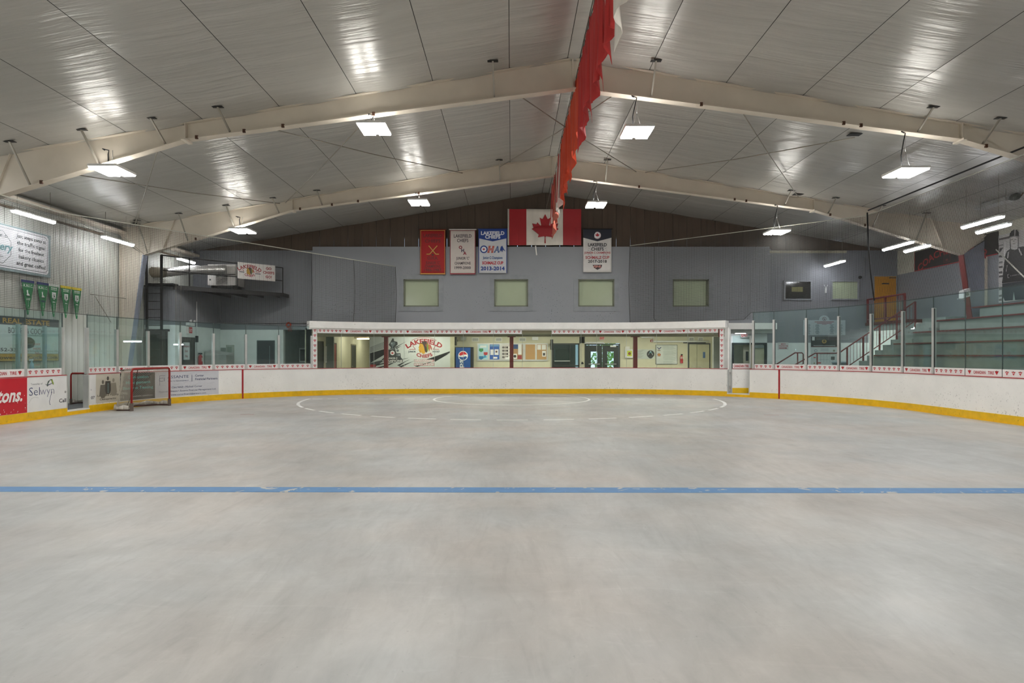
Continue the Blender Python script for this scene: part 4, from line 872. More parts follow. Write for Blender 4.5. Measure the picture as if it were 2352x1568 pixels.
# ================================================================== ROOF FRAMES
def frame(Y, label, knee_red):
    t = thing('portal_frame', label, 'roof frame', (RX, Y, 0))
    D = [0, 9.01, 14.15]; ZB = [7.81, 6.62, 5.07]
    for sgn in (-1, 1):
        X = lambda d: RX+sgn*d
        top = lambda d: RZ-SLOPE*d-.03
        pts = [(X(0), ZB[0]), (X(9.01), ZB[1]), (X(14.15), ZB[2]), (X(14.97), 5.6), (X(14.97), top(14.97)), (X(0), top(0))]
        MB().prism(pts, 'y', Y-.008, Y+.008).build('rafter_web', STEEL, t)
        g = MB(); fw = .11
        for (d0, z0, d1, z1) in ((0, ZB[0], 9.01, ZB[1]), (9.01, ZB[1], 14.15, ZB[2])):
            g.hexa([(X(d0), Y-fw, z0-.02), (X(d1), Y-fw, z1-.02), (X(d1), Y+fw, z1-.02), (X(d0), Y+fw, z0-.02), (X(d0), Y-fw, z0), (X(d1), Y-fw, z1), (X(d1), Y+fw, z1), (X(d0), Y+fw, z0)])
        g.build('bottom_flange', STEEL, t)
        g = MB(); g.hexa([(X(0), Y-fw, top(0)), (X(14.9), Y-fw, top(14.9)), (X(14.9), Y+fw, top(14.9)), (X(0), Y+fw, top(0)), (X(0), Y-fw, top(0)+.02), (X(14.9), Y-fw, top(14.9)+.02), (X(14.9), Y+fw, top(14.9)+.02), (X(0), Y+fw, top(0)+.02)]); g.build('top_flange', STEEL, t)
        g = MB()
        for (d, zb) in ((9.01, ZB[1]),)+(((.02, ZB[0]),) if sgn < 0 else ()):
            g.box(X(d)-.012, Y-fw, zb, X(d)+.012, Y+fw, top(d)); 
        g.build('splice_plate', STEEL, t)
        MB().box(X(9.01)-.05, Y-fw-.1, ZB[1]-.06, X(9.01)+.05, Y+fw+.04, ZB[1]-.02).build('splice_bracket', STEEL, t)
        g = MB(); g.bar((X(14.15), Y-.05, 5.07), (X(14.97), Y-.05, 5.75), .1, .02); g.build('knee_stiffener', STEEL, t)
        g = MB(); g.bar((X(13.5), Y-.04, 5.3), (X(13.1), Y-.04, top(13.1)), .06, .02); g.build('web_stiffener', STEEL, t)
        # column
        mc = STEELR if (knee_red and sgn > 0) else STEELG; cw = STEELG if (knee_red and sgn > 0) else STEEL
        MB().prism([(X(14.15), 5.05), (X(14.97), 5.55), (X(14.97), 0), (X(14.84), 0)], 'y', Y-.008, Y+.008).build('column_web', cw, t)
        g = MB(); g.hexa([(X(14.84), Y-.12, 0), (X(14.85), Y-.12, 0), (X(14.85), Y+.12, 0), (X(14.84), Y+.12, 0), (X(14.13), Y-.12, 5.06), (X(14.17), Y-.12, 5.06), (X(14.17), Y+.12, 5.06), (X(14.13), Y+.12, 5.06)]); g.build('column_flange', mc, t)
        MB().box(min(X(14.955), X(14.975)), Y-.12, 0, max(X(14.955), X(14.975)), Y+.12, 5.6).build('outer_flange', STEEL, t)
    # flange braces slanting from the bottom flange up to the purlins
    for X_ in (-11.2, -9.6, -8.05, -6.55, -.4, 3.25, 9.45, 10.95, 12.5, -12.6, 14.0):
        d = abs(X_-RX); zb = 7.81+(6.62-7.81)*d/9.01 if d < 9.01 else 6.62+(5.07-6.62)*(d-9.01)/5.14
        zt = roof(X_)-.02
        for sy in (-1,):
            MB().bar((X_, Y+sy*.05, zb+.03), (X_-.02, Y+sy*.62, zt), .035, .035).build('flange_brace', WIRE, t)
            MB().box(X_-.14, Y+sy*.62-.04, zt-.012, X_+.1, Y+sy*.62+.06, zt).build('brace_slot', DARK, t)
    # dark bolt heads along the flange
    for X_ in (-10.9, -7.3, -6.2, -5.3, -3.2, 4.4, 7.7, 8.1, 11.0, 12.2):
        d = abs(X_-RX); zb = 7.81+(6.62-7.81)*d/9.01 if d < 9.01 else 6.62+(5.07-6.62)*(d-9.01)/5.14
        MB().box(X_-.03, Y-.12, zb-.05, X_+.03, Y-.08, zb+.03).build('clip', mat('rusty_clip', '#4b2f1e', .8), t)
    return t
frame(14.47, 'nearer cream steel portal frame spanning the roof', False)
frame(21.5, 'farther cream steel portal frame with a red column at the bleachers', True)
# bracing cables in the far bay
def brace(label, xa, ya, xb, yb, plate=False, dz=(.1, .1)):
    a = (xa, ya, roof(xa)-dz[0]); b = (xb, yb, roof(xb)-dz[1]); m = MB(); mid = ((xa+xb)/2, (ya+yb)/2, (a[2]+b[2])/2-.06); m.tube([a, mid, b], .014, 6)
    t = thing('bracing_cable', label, 'bracing cable', a); m.build('cable', WIRE, t)
    if plate: MB().box(xb-.16, yb-.1, roof(xb)-.03, xb+.16, yb+.1, roof(xb)-.015).build('anchor_plate', DARK, t)
brace('bracing cable running from the near frame down past the lamp by the ridge', -6.3, 14.7, -1.7, 21.4)
brace('bracing cable running up from the far frame joint toward the lamp by the ridge', -3.0, 14.7, -7.8, 21.4)
brace('steep bracing cable with a dark plate near the siding wall', -8.3, 14.7, -12.9, 21.2, True)
brace('long bracing cable running over the outermost lamp by the siding wall', -11.4, 15.9, -8.0, 21.4)
brace('bracing cable starting left of the ridge and crossing it', -.35, 14.7, 4.3, 21.4)
brace('bracing cable starting right of the ridge and crossing it', 3.0, 14.7, -.4, 21.4)
brace('bracing cable with a dark plate on the bleacher side slope', 5.2, 14.7, 9.8, 21.2, True)
brace('long shallow bracing cable ending at a plate near the hooked black cord', 4.6, 21.3, 8.8, 15.9, True)

# ================================================================== LAMPS
def bay_light(label, x, y, z):
    t = thing('bay_light', label, 'ceiling lamp', (x, y, z), 'twin panel bay lights')
    hw = .33; hl = .38
    MB().box(x-hw, y-hl, z+.03, x+hw, y+hl, z+.085).build('housing', mat('lamp_white', '#d8d8d4'), t)
    for k in (-1, 1):
        c = x+k*.18
        MB().box(c-.135, y-hl+.02, z, c+.135, y+hl-.02, z+.03).build('led_panel', LED, t)
        MB().box(c-.05, y-hl+.1, z+.086, c+.05, y+hl-.1, z+.095).build('uplight_slot', LEDUP, t)
    d = abs(x-RX); zr = 7.79+(6.62-7.81)*d/9.01
    g = MB(); h = zr-z-.09
    g.tube([(x-.12, y, z+.09), (x, y, z+.09+h*.5)], .006, 5); g.tube([(x+.12, y, z+.09), (x, y, z+.09+h*.5)], .006, 5); g.tube([(x, y, z+.09+h*.5), (x, y, zr)], .006, 5); g.build('hanging_chain', CHROME, t)
    rr = random.Random(int(x*10+y*7)); g = MB(); q = rr.uniform(-.06, .06)
    g.tube([(x-.08, y, z+.09), (x-.1, y, z+.09+h*.4), (x-.05+q, y-.03, z+.09+h*.75), (x-.02+q, y-.05, zr-.02), (x-.14+q, y-.1, zr-.0), (x-.1, y-.12, zr-.04)], .013, 6); g.build('power_cord', CORD, t)
    return t
rowsy = [(14.45, 'nearer row'), (21.45, 'farther row')]
cols_ = [(-9.3, 5.86, 'on the siding side'), (-3.2, 6.84, 'between siding and ridge'), (2.92, 6.76, 'beside the red flags'), (9.18, 5.82, 'on the bleacher side')]
names_ = {(0, 0): 'outer twin panel lamp by the siding wall under the nearer frame', (0, 1): 'twin panel lamp under the nearer frame, between siding wall and ridge flags', (0, 2): 'twin panel lamp with black cord beside the red flags, nearer row', (0, 3): 'outer twin panel lamp with hooked cord on the bleacher side, nearer row',
          (1, 0): 'outer twin panel lamp below the farther frame on the siding side', (1, 1): 'small looking twin panel lamp left of the hanging flags, farther row', (1, 2): 'twin panel lamp just above the navy and white banner, farther row', (1, 3): 'outer twin panel lamp in front of the brown gable on the bleacher side'}
for r_, (yy, _n) in enumerate(rowsy):
    for c_, (xx, zz, _m) in enumerate(cols_): bay_light(names_[(r_, c_)], xx, yy, zz)
for r_, yy in enumerate((7.42, .4, -6.6)):
    for c_, (xx, zz, _m) in enumerate(cols_):
        bay_light('twin panel lamp out of view, row %s behind, %s' % (['just', 'well', 'farthest'][r_], _m), xx, yy, zz)
def tube_light(label, x, ya, yb, z, drop=.6):
    t = thing('tube_light', label, 'strip light', (x, (ya+yb)/2, z), 'sealed strip lights')
    MB().box(x-.07, ya, z+.05, x+.07, yb, z+.1).build('housing', mat('lamp_white', '#d8d8d4'), t)
    pr_ = [(-.075, .05), (-.06, .0), (.0, -.02), (.06, 0), (.075, .05)]
    g = MB()
    g.prism([(x+a, z+b) for a, b in pr_], 'y', ya+.03, yb-.03); g.build('diffuser', TUBE, t)
    g = MB(); zr = roof(x)-.02
    for q in (ya+.15, yb-.15): g.tube([(x, q, z+.1), (x, q, zr)], .005, 5)
    g.build('hanging_wire', WIRE, t)
    return t
tube_light('strip light over the bakery sign', -12.8, 15.9, 17.35, 5.27); tube_light('strip light between the bakery sign and the tapered column', -12.8, 19.4, 20.95, 5.27); tube_light('strip light behind the black platform railing', -12.8, 23.8, 25.0, 5.27)
tube_light('strip light nearest the player portrait, upper of the pair', 13.2, 16.65, 18.15, 5.29); tube_light('strip light nearest the player portrait, lower of the pair', 14.15, 17.6, 18.85, 5.28)
tube_light('strip light in front of the coach sign, upper of the pair', 13.2, 20.4, 22.0, 5.29); tube_light('strip light in front of the coach sign, lower of the pair', 14.15, 21.0, 22.3, 5.28); tube_light('single strip light over the dark and blinded windows', 13.2, 24.6, 26.1, 5.3)
for i, yy in enumerate((12.5, 8.5, 4.5, 0)):
    tube_light('strip light out of view along the siding wall, %s' % ['first', 'second', 'third', 'fourth'][i], -12.8, yy, yy+1.4, 5.27); tube_light('strip light out of view above the bleachers, %s' % ['first', 'second', 'third', 'fourth'][i], 13.2, yy, yy+1.4, 5.29)

# ================================================================== HANGING FLAGS along the ridge
rf = random.Random(11)
tips = [9.35, 10.0, 10.93, 11.8, 12.5, 13.3, 13.9, 15.0, 16.06, 16.9, 17.65, 18.4, 19.0, 19.9, 20.9, 22.0, 23.0]
XFl = 1.5
kinds_ = ['white']+['red']*6+['orange']*6+['pale', 'white2', 'redpale', 'redpale']
FC = {'white': '#d9d2c8', 'red': '#b32a28', 'orange': '#c8401e', 'pale': '#d8b7b0', 'white2': '#cfc6be', 'redpale': '#c26a58'}  # orange is the red cloth with light through it put into the colour
for i in range(len(tips)):
    k = kinds_[i]; y0 = (tips[i-1] if i else 8.6)+.02; y1 = tips[i]; wdt = y1-y0; drop = 1.72+rf.uniform(-.12, .15) if k not in ('pale', 'white2', 'redpale') else 1.65+rf.uniform(-.1, .1)
    zt = 8.05+rf.uniform(-.03, .03) - (.15 if i > 12 else 0) - (.12 if i > 14 else 0); nx, nz_ = 12, 14; m = MB(); ph_ = rf.uniform(0, 6)
    cc = ['scarlet', 'crimson', 'dark red', 'bright red', 'plain red', 'deep red', 'faded red', 'brick red'][i % 8]
    for j in range(nz_+1):
        v = j/nz_
        for a in range(nx+1):
            u = a/nx; yy = y0+wdt*u*(1.0); tipb = .42*u**2.2 if i % 2 == 0 else .3*u-.1*math.sin(u*PI)
            sag = .07*math.sin(PI*u)
            zz = zt-sag*(1-v)-v*(drop-.25+tipb)
            fold = (.03+.05*v)*math.sin(u*9+ph_+v*1.5)+.02*math.sin(u*21+ph_)
            m.v.append((XFl+fold*(.4+.6*v)+.05*v, yy, zz))
    for j in range(nz_):
        for a in range(nx): q = j*(nx+1)+a; m.f.append((q, q+1, q+nx+2, q+nx+1)); m.sm.append(True)
    desc = {'white': 'white flag nearest the front of the ridge row', 'red': '%s hanging flag, %s along the ridge row behind the white one' % (cc, ['', 'first', 'second', 'third', 'fourth', 'fifth', 'sixth'][min(i, 6)]), 'orange': 'red flag coloured orange as if lit through, %s behind the nearer frame apex' % (['first', 'second', 'third', 'fourth', 'fifth', 'sixth'][min(max(i-7, 0), 5)]), 'pale': 'pinkish flag where the lit through orange flags end', 'white2': 'cream white flag near the farther frame apex', 'redpale': 'faded red and pink flag %s' % ('before the last one' if i == 15 else 'last in the row before the big national flag')}[k]
    fm = mat('flag_'+k, FC[k], .75, var=.12, scale=3, stretch=(1, 3, .4)); fl_ = fm.node_tree.nodes['Principled BSDF']
    t = thing('hanging_flag', desc, 'flag', (XFl, (y0+y1)/2, zt), 'flags hanging along the ridge')
    o = m.build('cloth', fm, t, fix=False); sol = o.modifiers.new('thick', 'SOLIDIFY'); sol.thickness = .004
    g = MB(); g.tube([(XFl, y0-.02, zt+.015), (XFl, (y0+y1)/2, zt-.05), (XFl, y1, zt+.015)], .008, 5); g.build('hanging_cord', ROPE, t)
    if k in ('redpale', 'pale'):
        g = MB(); yy = y0+.05; g.hexa([(XFl-.12, yy, zt-drop*.93), (XFl-.1, yy, zt-drop*.93), (XFl-.1, yy+.14, zt-drop*.93), (XFl-.12, yy+.14, zt-drop*.93), (XFl-.06, yy, zt-.1), (XFl-.04, yy, zt-.1), (XFl-.04, yy+.14, zt-.1), (XFl-.06, yy+.14, zt-.1)]); g.build('red_edge', mat('flag_edge_red', '#b01c1e', .7), t)
MB().tube([(XFl, 0, 8.12), (XFl, 14, 8.06), (XFl, 24, 7.9), (RX, 26.2, 7.7)], .01, 6).build('flag_wire', WIRE, None, 'thin wire along the ridge carrying the flags', 'wire')

# ================================================================== national flag and banners on the gable wall
YG = 25.85
def cloth_panel(name, label, cat, px0, px1, py0, py1, m, group=None, wave=.015, Y=YG, part='cloth', taper=0):
    x0, _, z1 = W(px0, py0, Y); x1, _, z0 = W(px1, py1, Y); t = thing(name, label, cat, ((x0+x1)/2, Y, z1), group)
    def S(a, z, o):
        return (a, Y-o+wave*math.sin((a-x0)*5)+wave*.3*math.sin((z-z0)*4+a*2), z)
    g = MB(); n, mm = 16, 10
    for j in range(mm+1):
        for i in range(n+1): g.v.append(S(x0+(x1-x0)*i/n, z0+(z1-z0)*j/mm, 0))
    for j in range(mm):
        for i in range(n): q = j*(n+1)+i; g.f.append((q, q+1, q+n+2, q+n+1)); g.sm.append(True)
    o = g.build(part, m, t, fix=False); s = o.modifiers.new('t', 'SOLIDIFY'); s.thickness = .004; s.offset = 1
    return t, S, x0, x1, z0, z1
def prgrid(p, x0, z0, x1, z1, col, layer=0, n=8, k=6):
    for j in range(k): p.rect(x0, z0+(z1-z0)*j/k, x1, z0+(z1-z0)*(j+1)/k, col, layer, n)
t, S, x0, x1, z0, z1 = cloth_panel('national_flag', 'large red and white maple leaf flag on the brown gable', 'flag', 1167, 1335, 480, 563, mat('flag_white', '#cfcdc8', .7), wave=.02)
p = Print(S, t, .01); wq = (x1-x0)/4
prgrid(p, x0+.05, z0, x0+wq, z1, '#9c1620'); prgrid(p, x1-wq, z0, x1, z1, '#9c1620'); 
lm = Print(lambda a, z, o: S(a, z, o), t, .03); lm.leaf(x0+2*wq+.02, (z0+z1)/2-.06, 1.22, '#9c1620'); lm.done(); p.done()
MB().tube([(x0, YG-.03, z0), (x0, YG-.03, z1)], .02, 6).build('white_hem', mat('hem_white', '#e0ddd8', .6), t)
x_, _, z_ = W(1231, 564, YM-.02); g = thing('loose_strap', 'short white strap dangling below the national flag', 'strap', (x_, YM-.03, z_)); MB().bar((x_-.02, YM-.03, z_), (x_+.03, YM-.03, z_-.4), .05, .01).build('strap', mat('hem_white', '#e0ddd8'), g)
def banner(label, px0, px1, py0, py1, base): return cloth_panel('banner', label, 'banner', px0, px1, py0, py1, mat('banner_'+base.strip('#'), base, .7, var=.05), 'championship banners', .003)
def rod(t, x0, x1, z, m):
    for q in (x0+.1, x1-.1): MB().bar((q, YG-.02, z), (q, YB-.07, z+.05), .02, .02).build('hanger', m, t)
    MB().tube([(x0-.04, YG-.02, z), (x1+.04, YG-.02, z)], .02, 6).build('top_rod', m, t)
# red banner
t, S, x0, x1, z0, z1 = banner('red banner with crossed sticks and dark lettering', 965, 1023, 527, 630, '#a3191c'); rod(t, x0, x1, z1, mat('rod_brown', '#6a2a1c'))
p = Print(S, t, .012); cx = (x0+x1)/2; D_ = '#5d1316'; G_ = '#c9a04a'; w_ = x1-x0
for a, b, c, d in ((x0+.02, z0+.03, x1-.02, z0+.05), (x0+.02, z1-.05, x1-.02, z1-.03), (x0+.02, z0+.03, x0+.035, z1-.03), (x1-.035, z0+.03, x1-.02, z1-.03)): p.rect(a, b, c, d, G_, 0, 4)
prgrid(p, x0, z0-.0, x1, z0+.03, '#b5752a', 0, 8, 1)
H = z1-z0
for tx_, zz, hh, ww in (('LAKEFIELD', .83, .075, .75), ('CHIEFS', .71, .07, .62), ('O.H.A.', .33, .075, .42), ("JUNIOR 'C'", .23, .06, .56), ('CHAMPIONS', .15, .06, .62), ('1986-1987', .065, .065, .68)): p.text(tx_, cx, z0+H*zz, hh*H*.95, D_, w=ww*w_, bold=.02)
p.line([(cx-.17, z0+H*.64), (cx+.13, z0+H*.45), (cx+.26, z0+H*.45)], .035, G_, 1); p.line([(cx+.19, z0+H*.64), (cx-.13, z0+H*.45), (cx-.26, z0+H*.45)], .035, G_, 2); p.disc(cx, z0+H*.435, .05, '#2a1512', 2, 12, .03); p.done()
t, S, x0, x1, z0, z1 = banner('white banner with a maroon border and stacked letters', 1033.5, 1092, 527, 630, '#cfc6c0'); rod(t, x0, x1, z1, mat('hem_white', '#e0ddd8')); p = Print(S, t, .012); cx = (x0+x1)/2; M_ = '#8c1f30'; H = z1-z0
for a, b, c, d in ((x0, z0, x1, z0+.05), (x0, z1-.05, x1, z1-.03), (x0, z0, x0+.025, z1-.03), (x1-.025, z0, x1, z1-.03)): p.rect(a, b, c, d, M_, 0, 4)
for tx_, zz, hh, ww in (('LAKEFIELD', .82, .075, .7), ('CHIEFS', .72, .075, .45), ("JUNIOR 'C'", .33, .06, .52), ('CHAMPIONS', .22, .06, .64), ('1999-2000', .12, .06, .64)): p.text(tx_, cx, z0+H*zz, hh*H*.95, '#3a2f3a', w=ww*w_, bold=.015)
p.text('O', cx-.09, z0+H*.57, .12, M_, bold=.05); p.text('H', cx+.0, z0+H*.5, .12, '#4a3a55', bold=.05, layer=2); p.text('A', cx+.09, z0+H*.44, .12, M_, bold=.05, layer=3); p.done()
t, S, x0, x1, z0, z1 = banner('white banner with a royal blue head and blue dates', 1099, 1164.5, 526, 627, '#c9cbd0'); rod(t, x0, x1, z1, mat('rod_blue', '#1c3a80')); p = Print(S, t, .012); cx = (x0+x1)/2; BL = '#1d3f8c'; H = z1-z0
p.poly([(x0, z1), (x1, z1), (x1, z1-H*.21), (cx, z1-H*.28), (x0, z1-H*.21)], BL, 0)
for a, b, c, d in ((x0, z0, x0+.025, z1), (x1-.025, z0, x1, z1)): p.rect(a, b, c, d, BL, 0, 4)
p.text('LAKEFIELD', cx, z0+H*.87, .075*H, '#dfe2ea', w=.98, bold=.04); p.text('CHIEFS', cx, z0+H*.785, .075*H, '#dfe2ea', w=.64, bold=.04)
p.disc(cx-.37, z0+H*.54, .16, BL, 1, 20); p.disc(cx-.37, z0+H*.54, .11, '#dfe2ea', 2, 20); p.leaf(cx-.37, z0+H*.54, .12, '#b52030', 3)
p.text('H', cx-.1, z0+H*.475, .23, '#b54a3a', w=.24, bold=.08, shear=.2); p.text('A', cx+.16, z0+H*.475, .23, '#3a5a94', w=.24, bold=.06, shear=.2)
for k in range(3): p.rect(cx-.2, z0+H*(.5+.03*k), cx+.3, z0+H*(.506+.03*k), '#c9cbd0', 2)
p.poly([(cx+.28, z0+H*.48), (cx+.34, z0+H*.6), (cx+.4, z0+H*.62), (cx+.46, z0+H*.55), (cx+.54, z0+H*.49), (cx+.42, z0+H*.53), (cx+.4, z0+H*.47), (cx+.35, z0+H*.52)], BL, 2)
p.text('Junior C Champions', cx, z0+H*.32, .06*H, '#2f5a94', w=.82, bold=.02); p.text('SCHMALZ CUP', cx, z0+H*.2, .062*H, '#b52030', w=.88, bold=.04); p.text('2013-2014', cx, z0+H*.065, .08*H, BL, w=1.0, bold=.04); p.done()
t, S, x0, x1, z0, z1 = banner('white banner with a black head and grey medallion', 1339.5, 1404.5, 526, 625, '#d2d0ce'); rod(t, x0, x1, z1, BLACK); p = Print(S, t, .012); cx = (x0+x1)/2; K = '#1c2030'; H = z1-z0
p.poly([(x0, z1), (x1, z1), (x1, z1-H*.2), (cx, z1-H*.285), (x0, z1-H*.2)], K, 0); p.disc(cx, z1-H*.145, .15, '#c9a9b0', 1, 24); p.disc(cx, z1-H*.145, .13, '#e2e2e6', 2, 24); p.leaf(cx, z1-H*.14, .19, '#b52030', 3)
for i in range(28):
    a = 2*PI*i/28; p.line([(cx+.34*math.cos(a), z0+H*.46+.34*math.sin(a)), (cx+.42*math.cos(a), z0+H*.46+.42*math.sin(a))], .035, '#b3b3b6', 1)
p.disc(cx, z0+H*.46, .31, '#bdbdbf', 0, 30); p.disc(cx, z0+H*.46, .25, '#d2d0ce', 1, 30)
for tx_, zz, hh, ww, c_ in (('LAKEFIELD', .6, .075, .66, '#24242a'), ('CHIEFS', .5, .075, .44, '#24242a'), ('JUNIOR C CHAMPIONS', .43, .045, .92, '#a8323a'), ('SCHMALZ CUP', .31, .065, .84, '#a8323a'), ('2017-2018', .22, .065, .66, '#24242a')): p.text(tx_, cx, z0+H*zz, hh*H*.95, c_, w=ww*(x1-x0), bold=.025, layer=3)
p.poly([(cx-.2, z0+H*.17), (cx+.2, z0+H*.17), (cx+.16, z0+H*.1), (cx, z0+H*.055), (cx-.14, z0+H*.1)], '#3a2f33', 2); p.text('PJHL', cx, z0+H*.11, .08, '#c98a80', w=.34, bold=.04, shear=.3, layer=3); p.done()

# ================================================================== SIDING CORNER: block room, ladder, platform, unit heater
YK, XK = 22.85, -12.4
bk = thing('wall_block', 'corner room of painted block, white below and grey above', None, (-13, 24.5, 0), kind='structure')
MB().box(WLX+.02, YK, 2.71, XK, YB, 4.12).build('upper_wall', GREY2, bk); MB().box(WLX+.02, YK, 0, XK, YB, 2.71).build('lower_wall', WHT2, bk)
t = thing('door_7', 'dark steel door behind the black ladder', None, (-13.1, YK, 0), kind='structure')
door_leaf(t, plane_y(YK), -13.45, -12.72, 2.5, DOORB, 'l'); frame_mb(plane_y(YK), -13.45, -12.72, 2.5, .05, .0, .03).build('door_frame', DARK, t)
ey0, ey1 = -XK*F/(CX-418), -XK*F/(CX-446)
t = thing('door_8', 'dark emergency exit door in the side of the corner room', None, (XK, ey0, 0), kind='structure')
mp = plane_l(XK); frame_mb(mp, ey0+.05, ey1-.05, 2.22, .06, .0, .03).build('door_frame', mat('frame_black', '#2c2b26', .5), t); door_leaf(t, lambda a, z, o: mp(a, z, o*.4), ey0+.05, ey1-.05, 2.22, mat('door_charcoal', '#33342f', .5), 'r')
t = thing('door_notice', 'white paper notice with red words on the emergency door', 'notice', (XK+.03, ey0+.3, 1.45)); MB().box(XK+.025, ey0+.0, 1.42, XK+.03, ey0+.5, 2.08).build('paper', mat('paper_white', '#cfd4d6', .6), t)
p = Print(plane_l(XK+.03), t)
for i, wd in enumerate(('Emergency', 'Exit', 'Only')): p.text(wd, ey0+.25, 1.9-i*.19, .08, '#8c2a34', w=(.42, .2, .2)[i], bold=.02)
p.done()
t = thing('exit_sign', 'lit red exit sign with emergency lamps on the corner room', 'sign', (XK+.1, 23.75, 2.35)); MB().box(XK, 23.62, 2.42, XK+.1, 23.9, 2.68).build('sign_box', mat('sign_white', '#cfc9c6'), t)
p = Print(plane_l(XK+.1), t); p.rect(23.64, 2.44, 23.88, 2.66, '#c2343a'); p.text('EXIT', 23.76, 2.49, .11, '#f0c8c4', w=.2, bold=.03); p.done()
MB().box(XK, 23.6, 2.72, XK+.14, 24.0, 2.84).build('lamp_housing', mat('box_white', '#d5d8d8'), t)
for q in (23.66, 23.94): MB().lathe([(.03, 0), (.05, .06)], (XK+.12, q, 2.9), 10, 'x').build('lamp_head', mat('box_white', '#d5d8d8'), t)
t = thing('conduit', 'thin grey conduit rising beside the emergency door', 'conduit', (XK+.04, ey1+.12, 1.4)); MB().tube([(XK+.04, ey1+.12, 1.3), (XK+.04, ey1+.12, 3.7)], .018, 6).build('pipe', mat('box_white', '#d5d8d8'), t); MB().box(XK+.01, ey1+.07, 2.1, XK+.08, ey1+.17, 2.35).build('junction', DARK, t)
t = thing('fire_extinguisher', 'red fire extinguisher beside the emergency exit door', 'fire extinguisher', (XK+.12, ey1+.25, 1.3)); MB().lathe([(.06, 0), (.08, .02), (.08, .32), (.06, .38), (.025, .42)], (XK+.12, ey1+.25, 1.2), 14).build('cylinder', mat('extinguisher_red', '#a8222a'), t); MB().box(XK+.06, ey1+.2, 1.62, XK+.16, ey1+.32, 1.68).build('valve', DARK, t); MB().box(XK+.195, ey1+.2, 1.35, XK+.2, ey1+.3, 1.5).build('label_card', ink('#d8cfc8'), t)
# ladder
lx0, lx1 = W(337, 0, 22.45)[0], W(371, 0, 22.45)[0]; YLd = 22.45
t = thing('ladder', 'black fixed ladder climbing to the corner platform', 'ladder', ((lx0+lx1)/2, YLd, 0))
for k, xx in enumerate((lx0, lx1)): MB().box(xx-.035, YLd-.03, 0, xx+.035, YLd+.03, 5.22 if k else 5.2).build('rail', DARK, t)
for i in range(14):
    zz = .35+i*.29
    MB().tube([(lx0, YLd, zz), (lx1, YLd, zz)], .014, 6).build('rung', DARK, t)
MB().box(lx0-.02, YLd+.02, 4.14, lx1+.4, YLd+.4, 4.2).build('top_step', DARK, t)
for zz in (2.45,): MB().box(lx1, YLd-.03, zz, lx1+.3, YLd+.0, zz+.08).build('bracket', DARK, t)
# platform
t = thing('platform', 'black corner platform with a diagonal edge and pipe railing', 'platform', (-11, 25, 4.1))
PX1 = -9.5
MB().prism([(XK-.0, YK), (PX1, 25.75), (PX1, YB), (XK, YB)], 'z', 4.13, 4.17).build('deck', DARK, t)
MB().box(WLX+.05, YK-.1, 4.12, XK, YB, 4.16).build('deck', DARK, t)
g = MB(); g.bar((XK-.05, YK-.03, 4.09), (PX1+.05, 25.72, 4.09), .06, .16); g.build('edge_beam', DARK, t); MB().bar((PX1, 25.7, 4.1), (PX1, YB, 4.1), .06, .14).build('edge_beam', DARK, t)
for k in range(4): f_ = .15+k*.24; xx = XK+(PX1-XK)*f_; yy = YK+(25.75-YK)*f_; MB().bar((xx, yy, 4.08), (xx, YB, 4.08), .05, .1).build('joist', DARK, t)
def dg(f_): return XK+(PX1-XK)*f_, YK+(25.75-YK)*f_
RL = [(lx1, YLd), (XK-.02, YK+.02)]
for zz in (4.68, 5.22):
    g = MB(); g.tube([(lx1, YLd, zz), (XK-.1, YK-.05, zz), (dg(.12)[0], dg(.12)[1], zz), (dg(1)[0], dg(1)[1], zz)], .022, 6); g.build('rail', DARK, t)
for f_ in (.12, .55, 1.0): x_, y_ = dg(f_); MB().tube([(x_, y_, 4.16), (x_, y_, 5.22)], .022, 6).build('rail_post', DARK, t)
# banner on the railing
ux, uy = (PX1-XK), (25.75-YK); ln = math.hypot(ux, uy); ux /= ln; uy /= ln
def PB(a, z, o): return (XK+ux*a+uy*o, YK+uy*a-ux*o, z)
def sb(px):       # distance along the diagonal for a pixel column
    k = (px-CX)/F; return (k*YK-XK)/(ux-k*uy)
a0, a1 = sb(545), sb(631)
t = thing('railing_banner', 'white club banner tied to the black platform railing', 'banner', PB((a0+a1)/2, 4.75, .05)); 
MB().hexa([PB(a0, 4.62, .03), PB(a1, 4.62, .03), PB(a1, 4.62, .04), PB(a0, 4.62, .04), PB(a0, 5.27, .03), PB(a1, 5.27, .03), PB(a1, 5.27, .04), PB(a0, 5.27, .04)]).build('cloth', mat('banner_vinyl', '#dcd8d4', .5, var=.03), t)
p = Print(PB, t, .043); L_ = a1-a0; R_ = '#9b2a2c'
p.text('LAKEFIELD', a0+L_*.31, 5.06, .13, R_, w=L_*.6, bold=.03, arc=.75); emblem(p, a0+L_*.31, 4.94, .27, 2); p.text('CHIEFS', a0+L_*.31, 4.72, .09, R_, w=L_*.3, bold=.03, arc=-.5)
p.line([(a0+L_*.1, 5.02), (a0+L_*.16, 4.93), (a0+L_*.06, 4.93)], .015, R_); p.line([(a0+L_*.52, 5.02), (a0+L_*.47, 4.93), (a0+L_*.57, 4.93)], .015, R_); p.rect(a0+L_*.04, 4.87, a0+L_*.17, 4.9, '#2a2c33'); p.rect(a0+L_*.46, 4.85, a0+L_*.6, 4.88, '#2a2c33')
for i, wd in enumerate(('GO', 'CHIEFS', 'GO!')): p.text(wd, a0+L_*.82, 5.07-i*.17, .1, R_, w=L_*(.15, .31, .17)[i], bold=.03)
p.done()
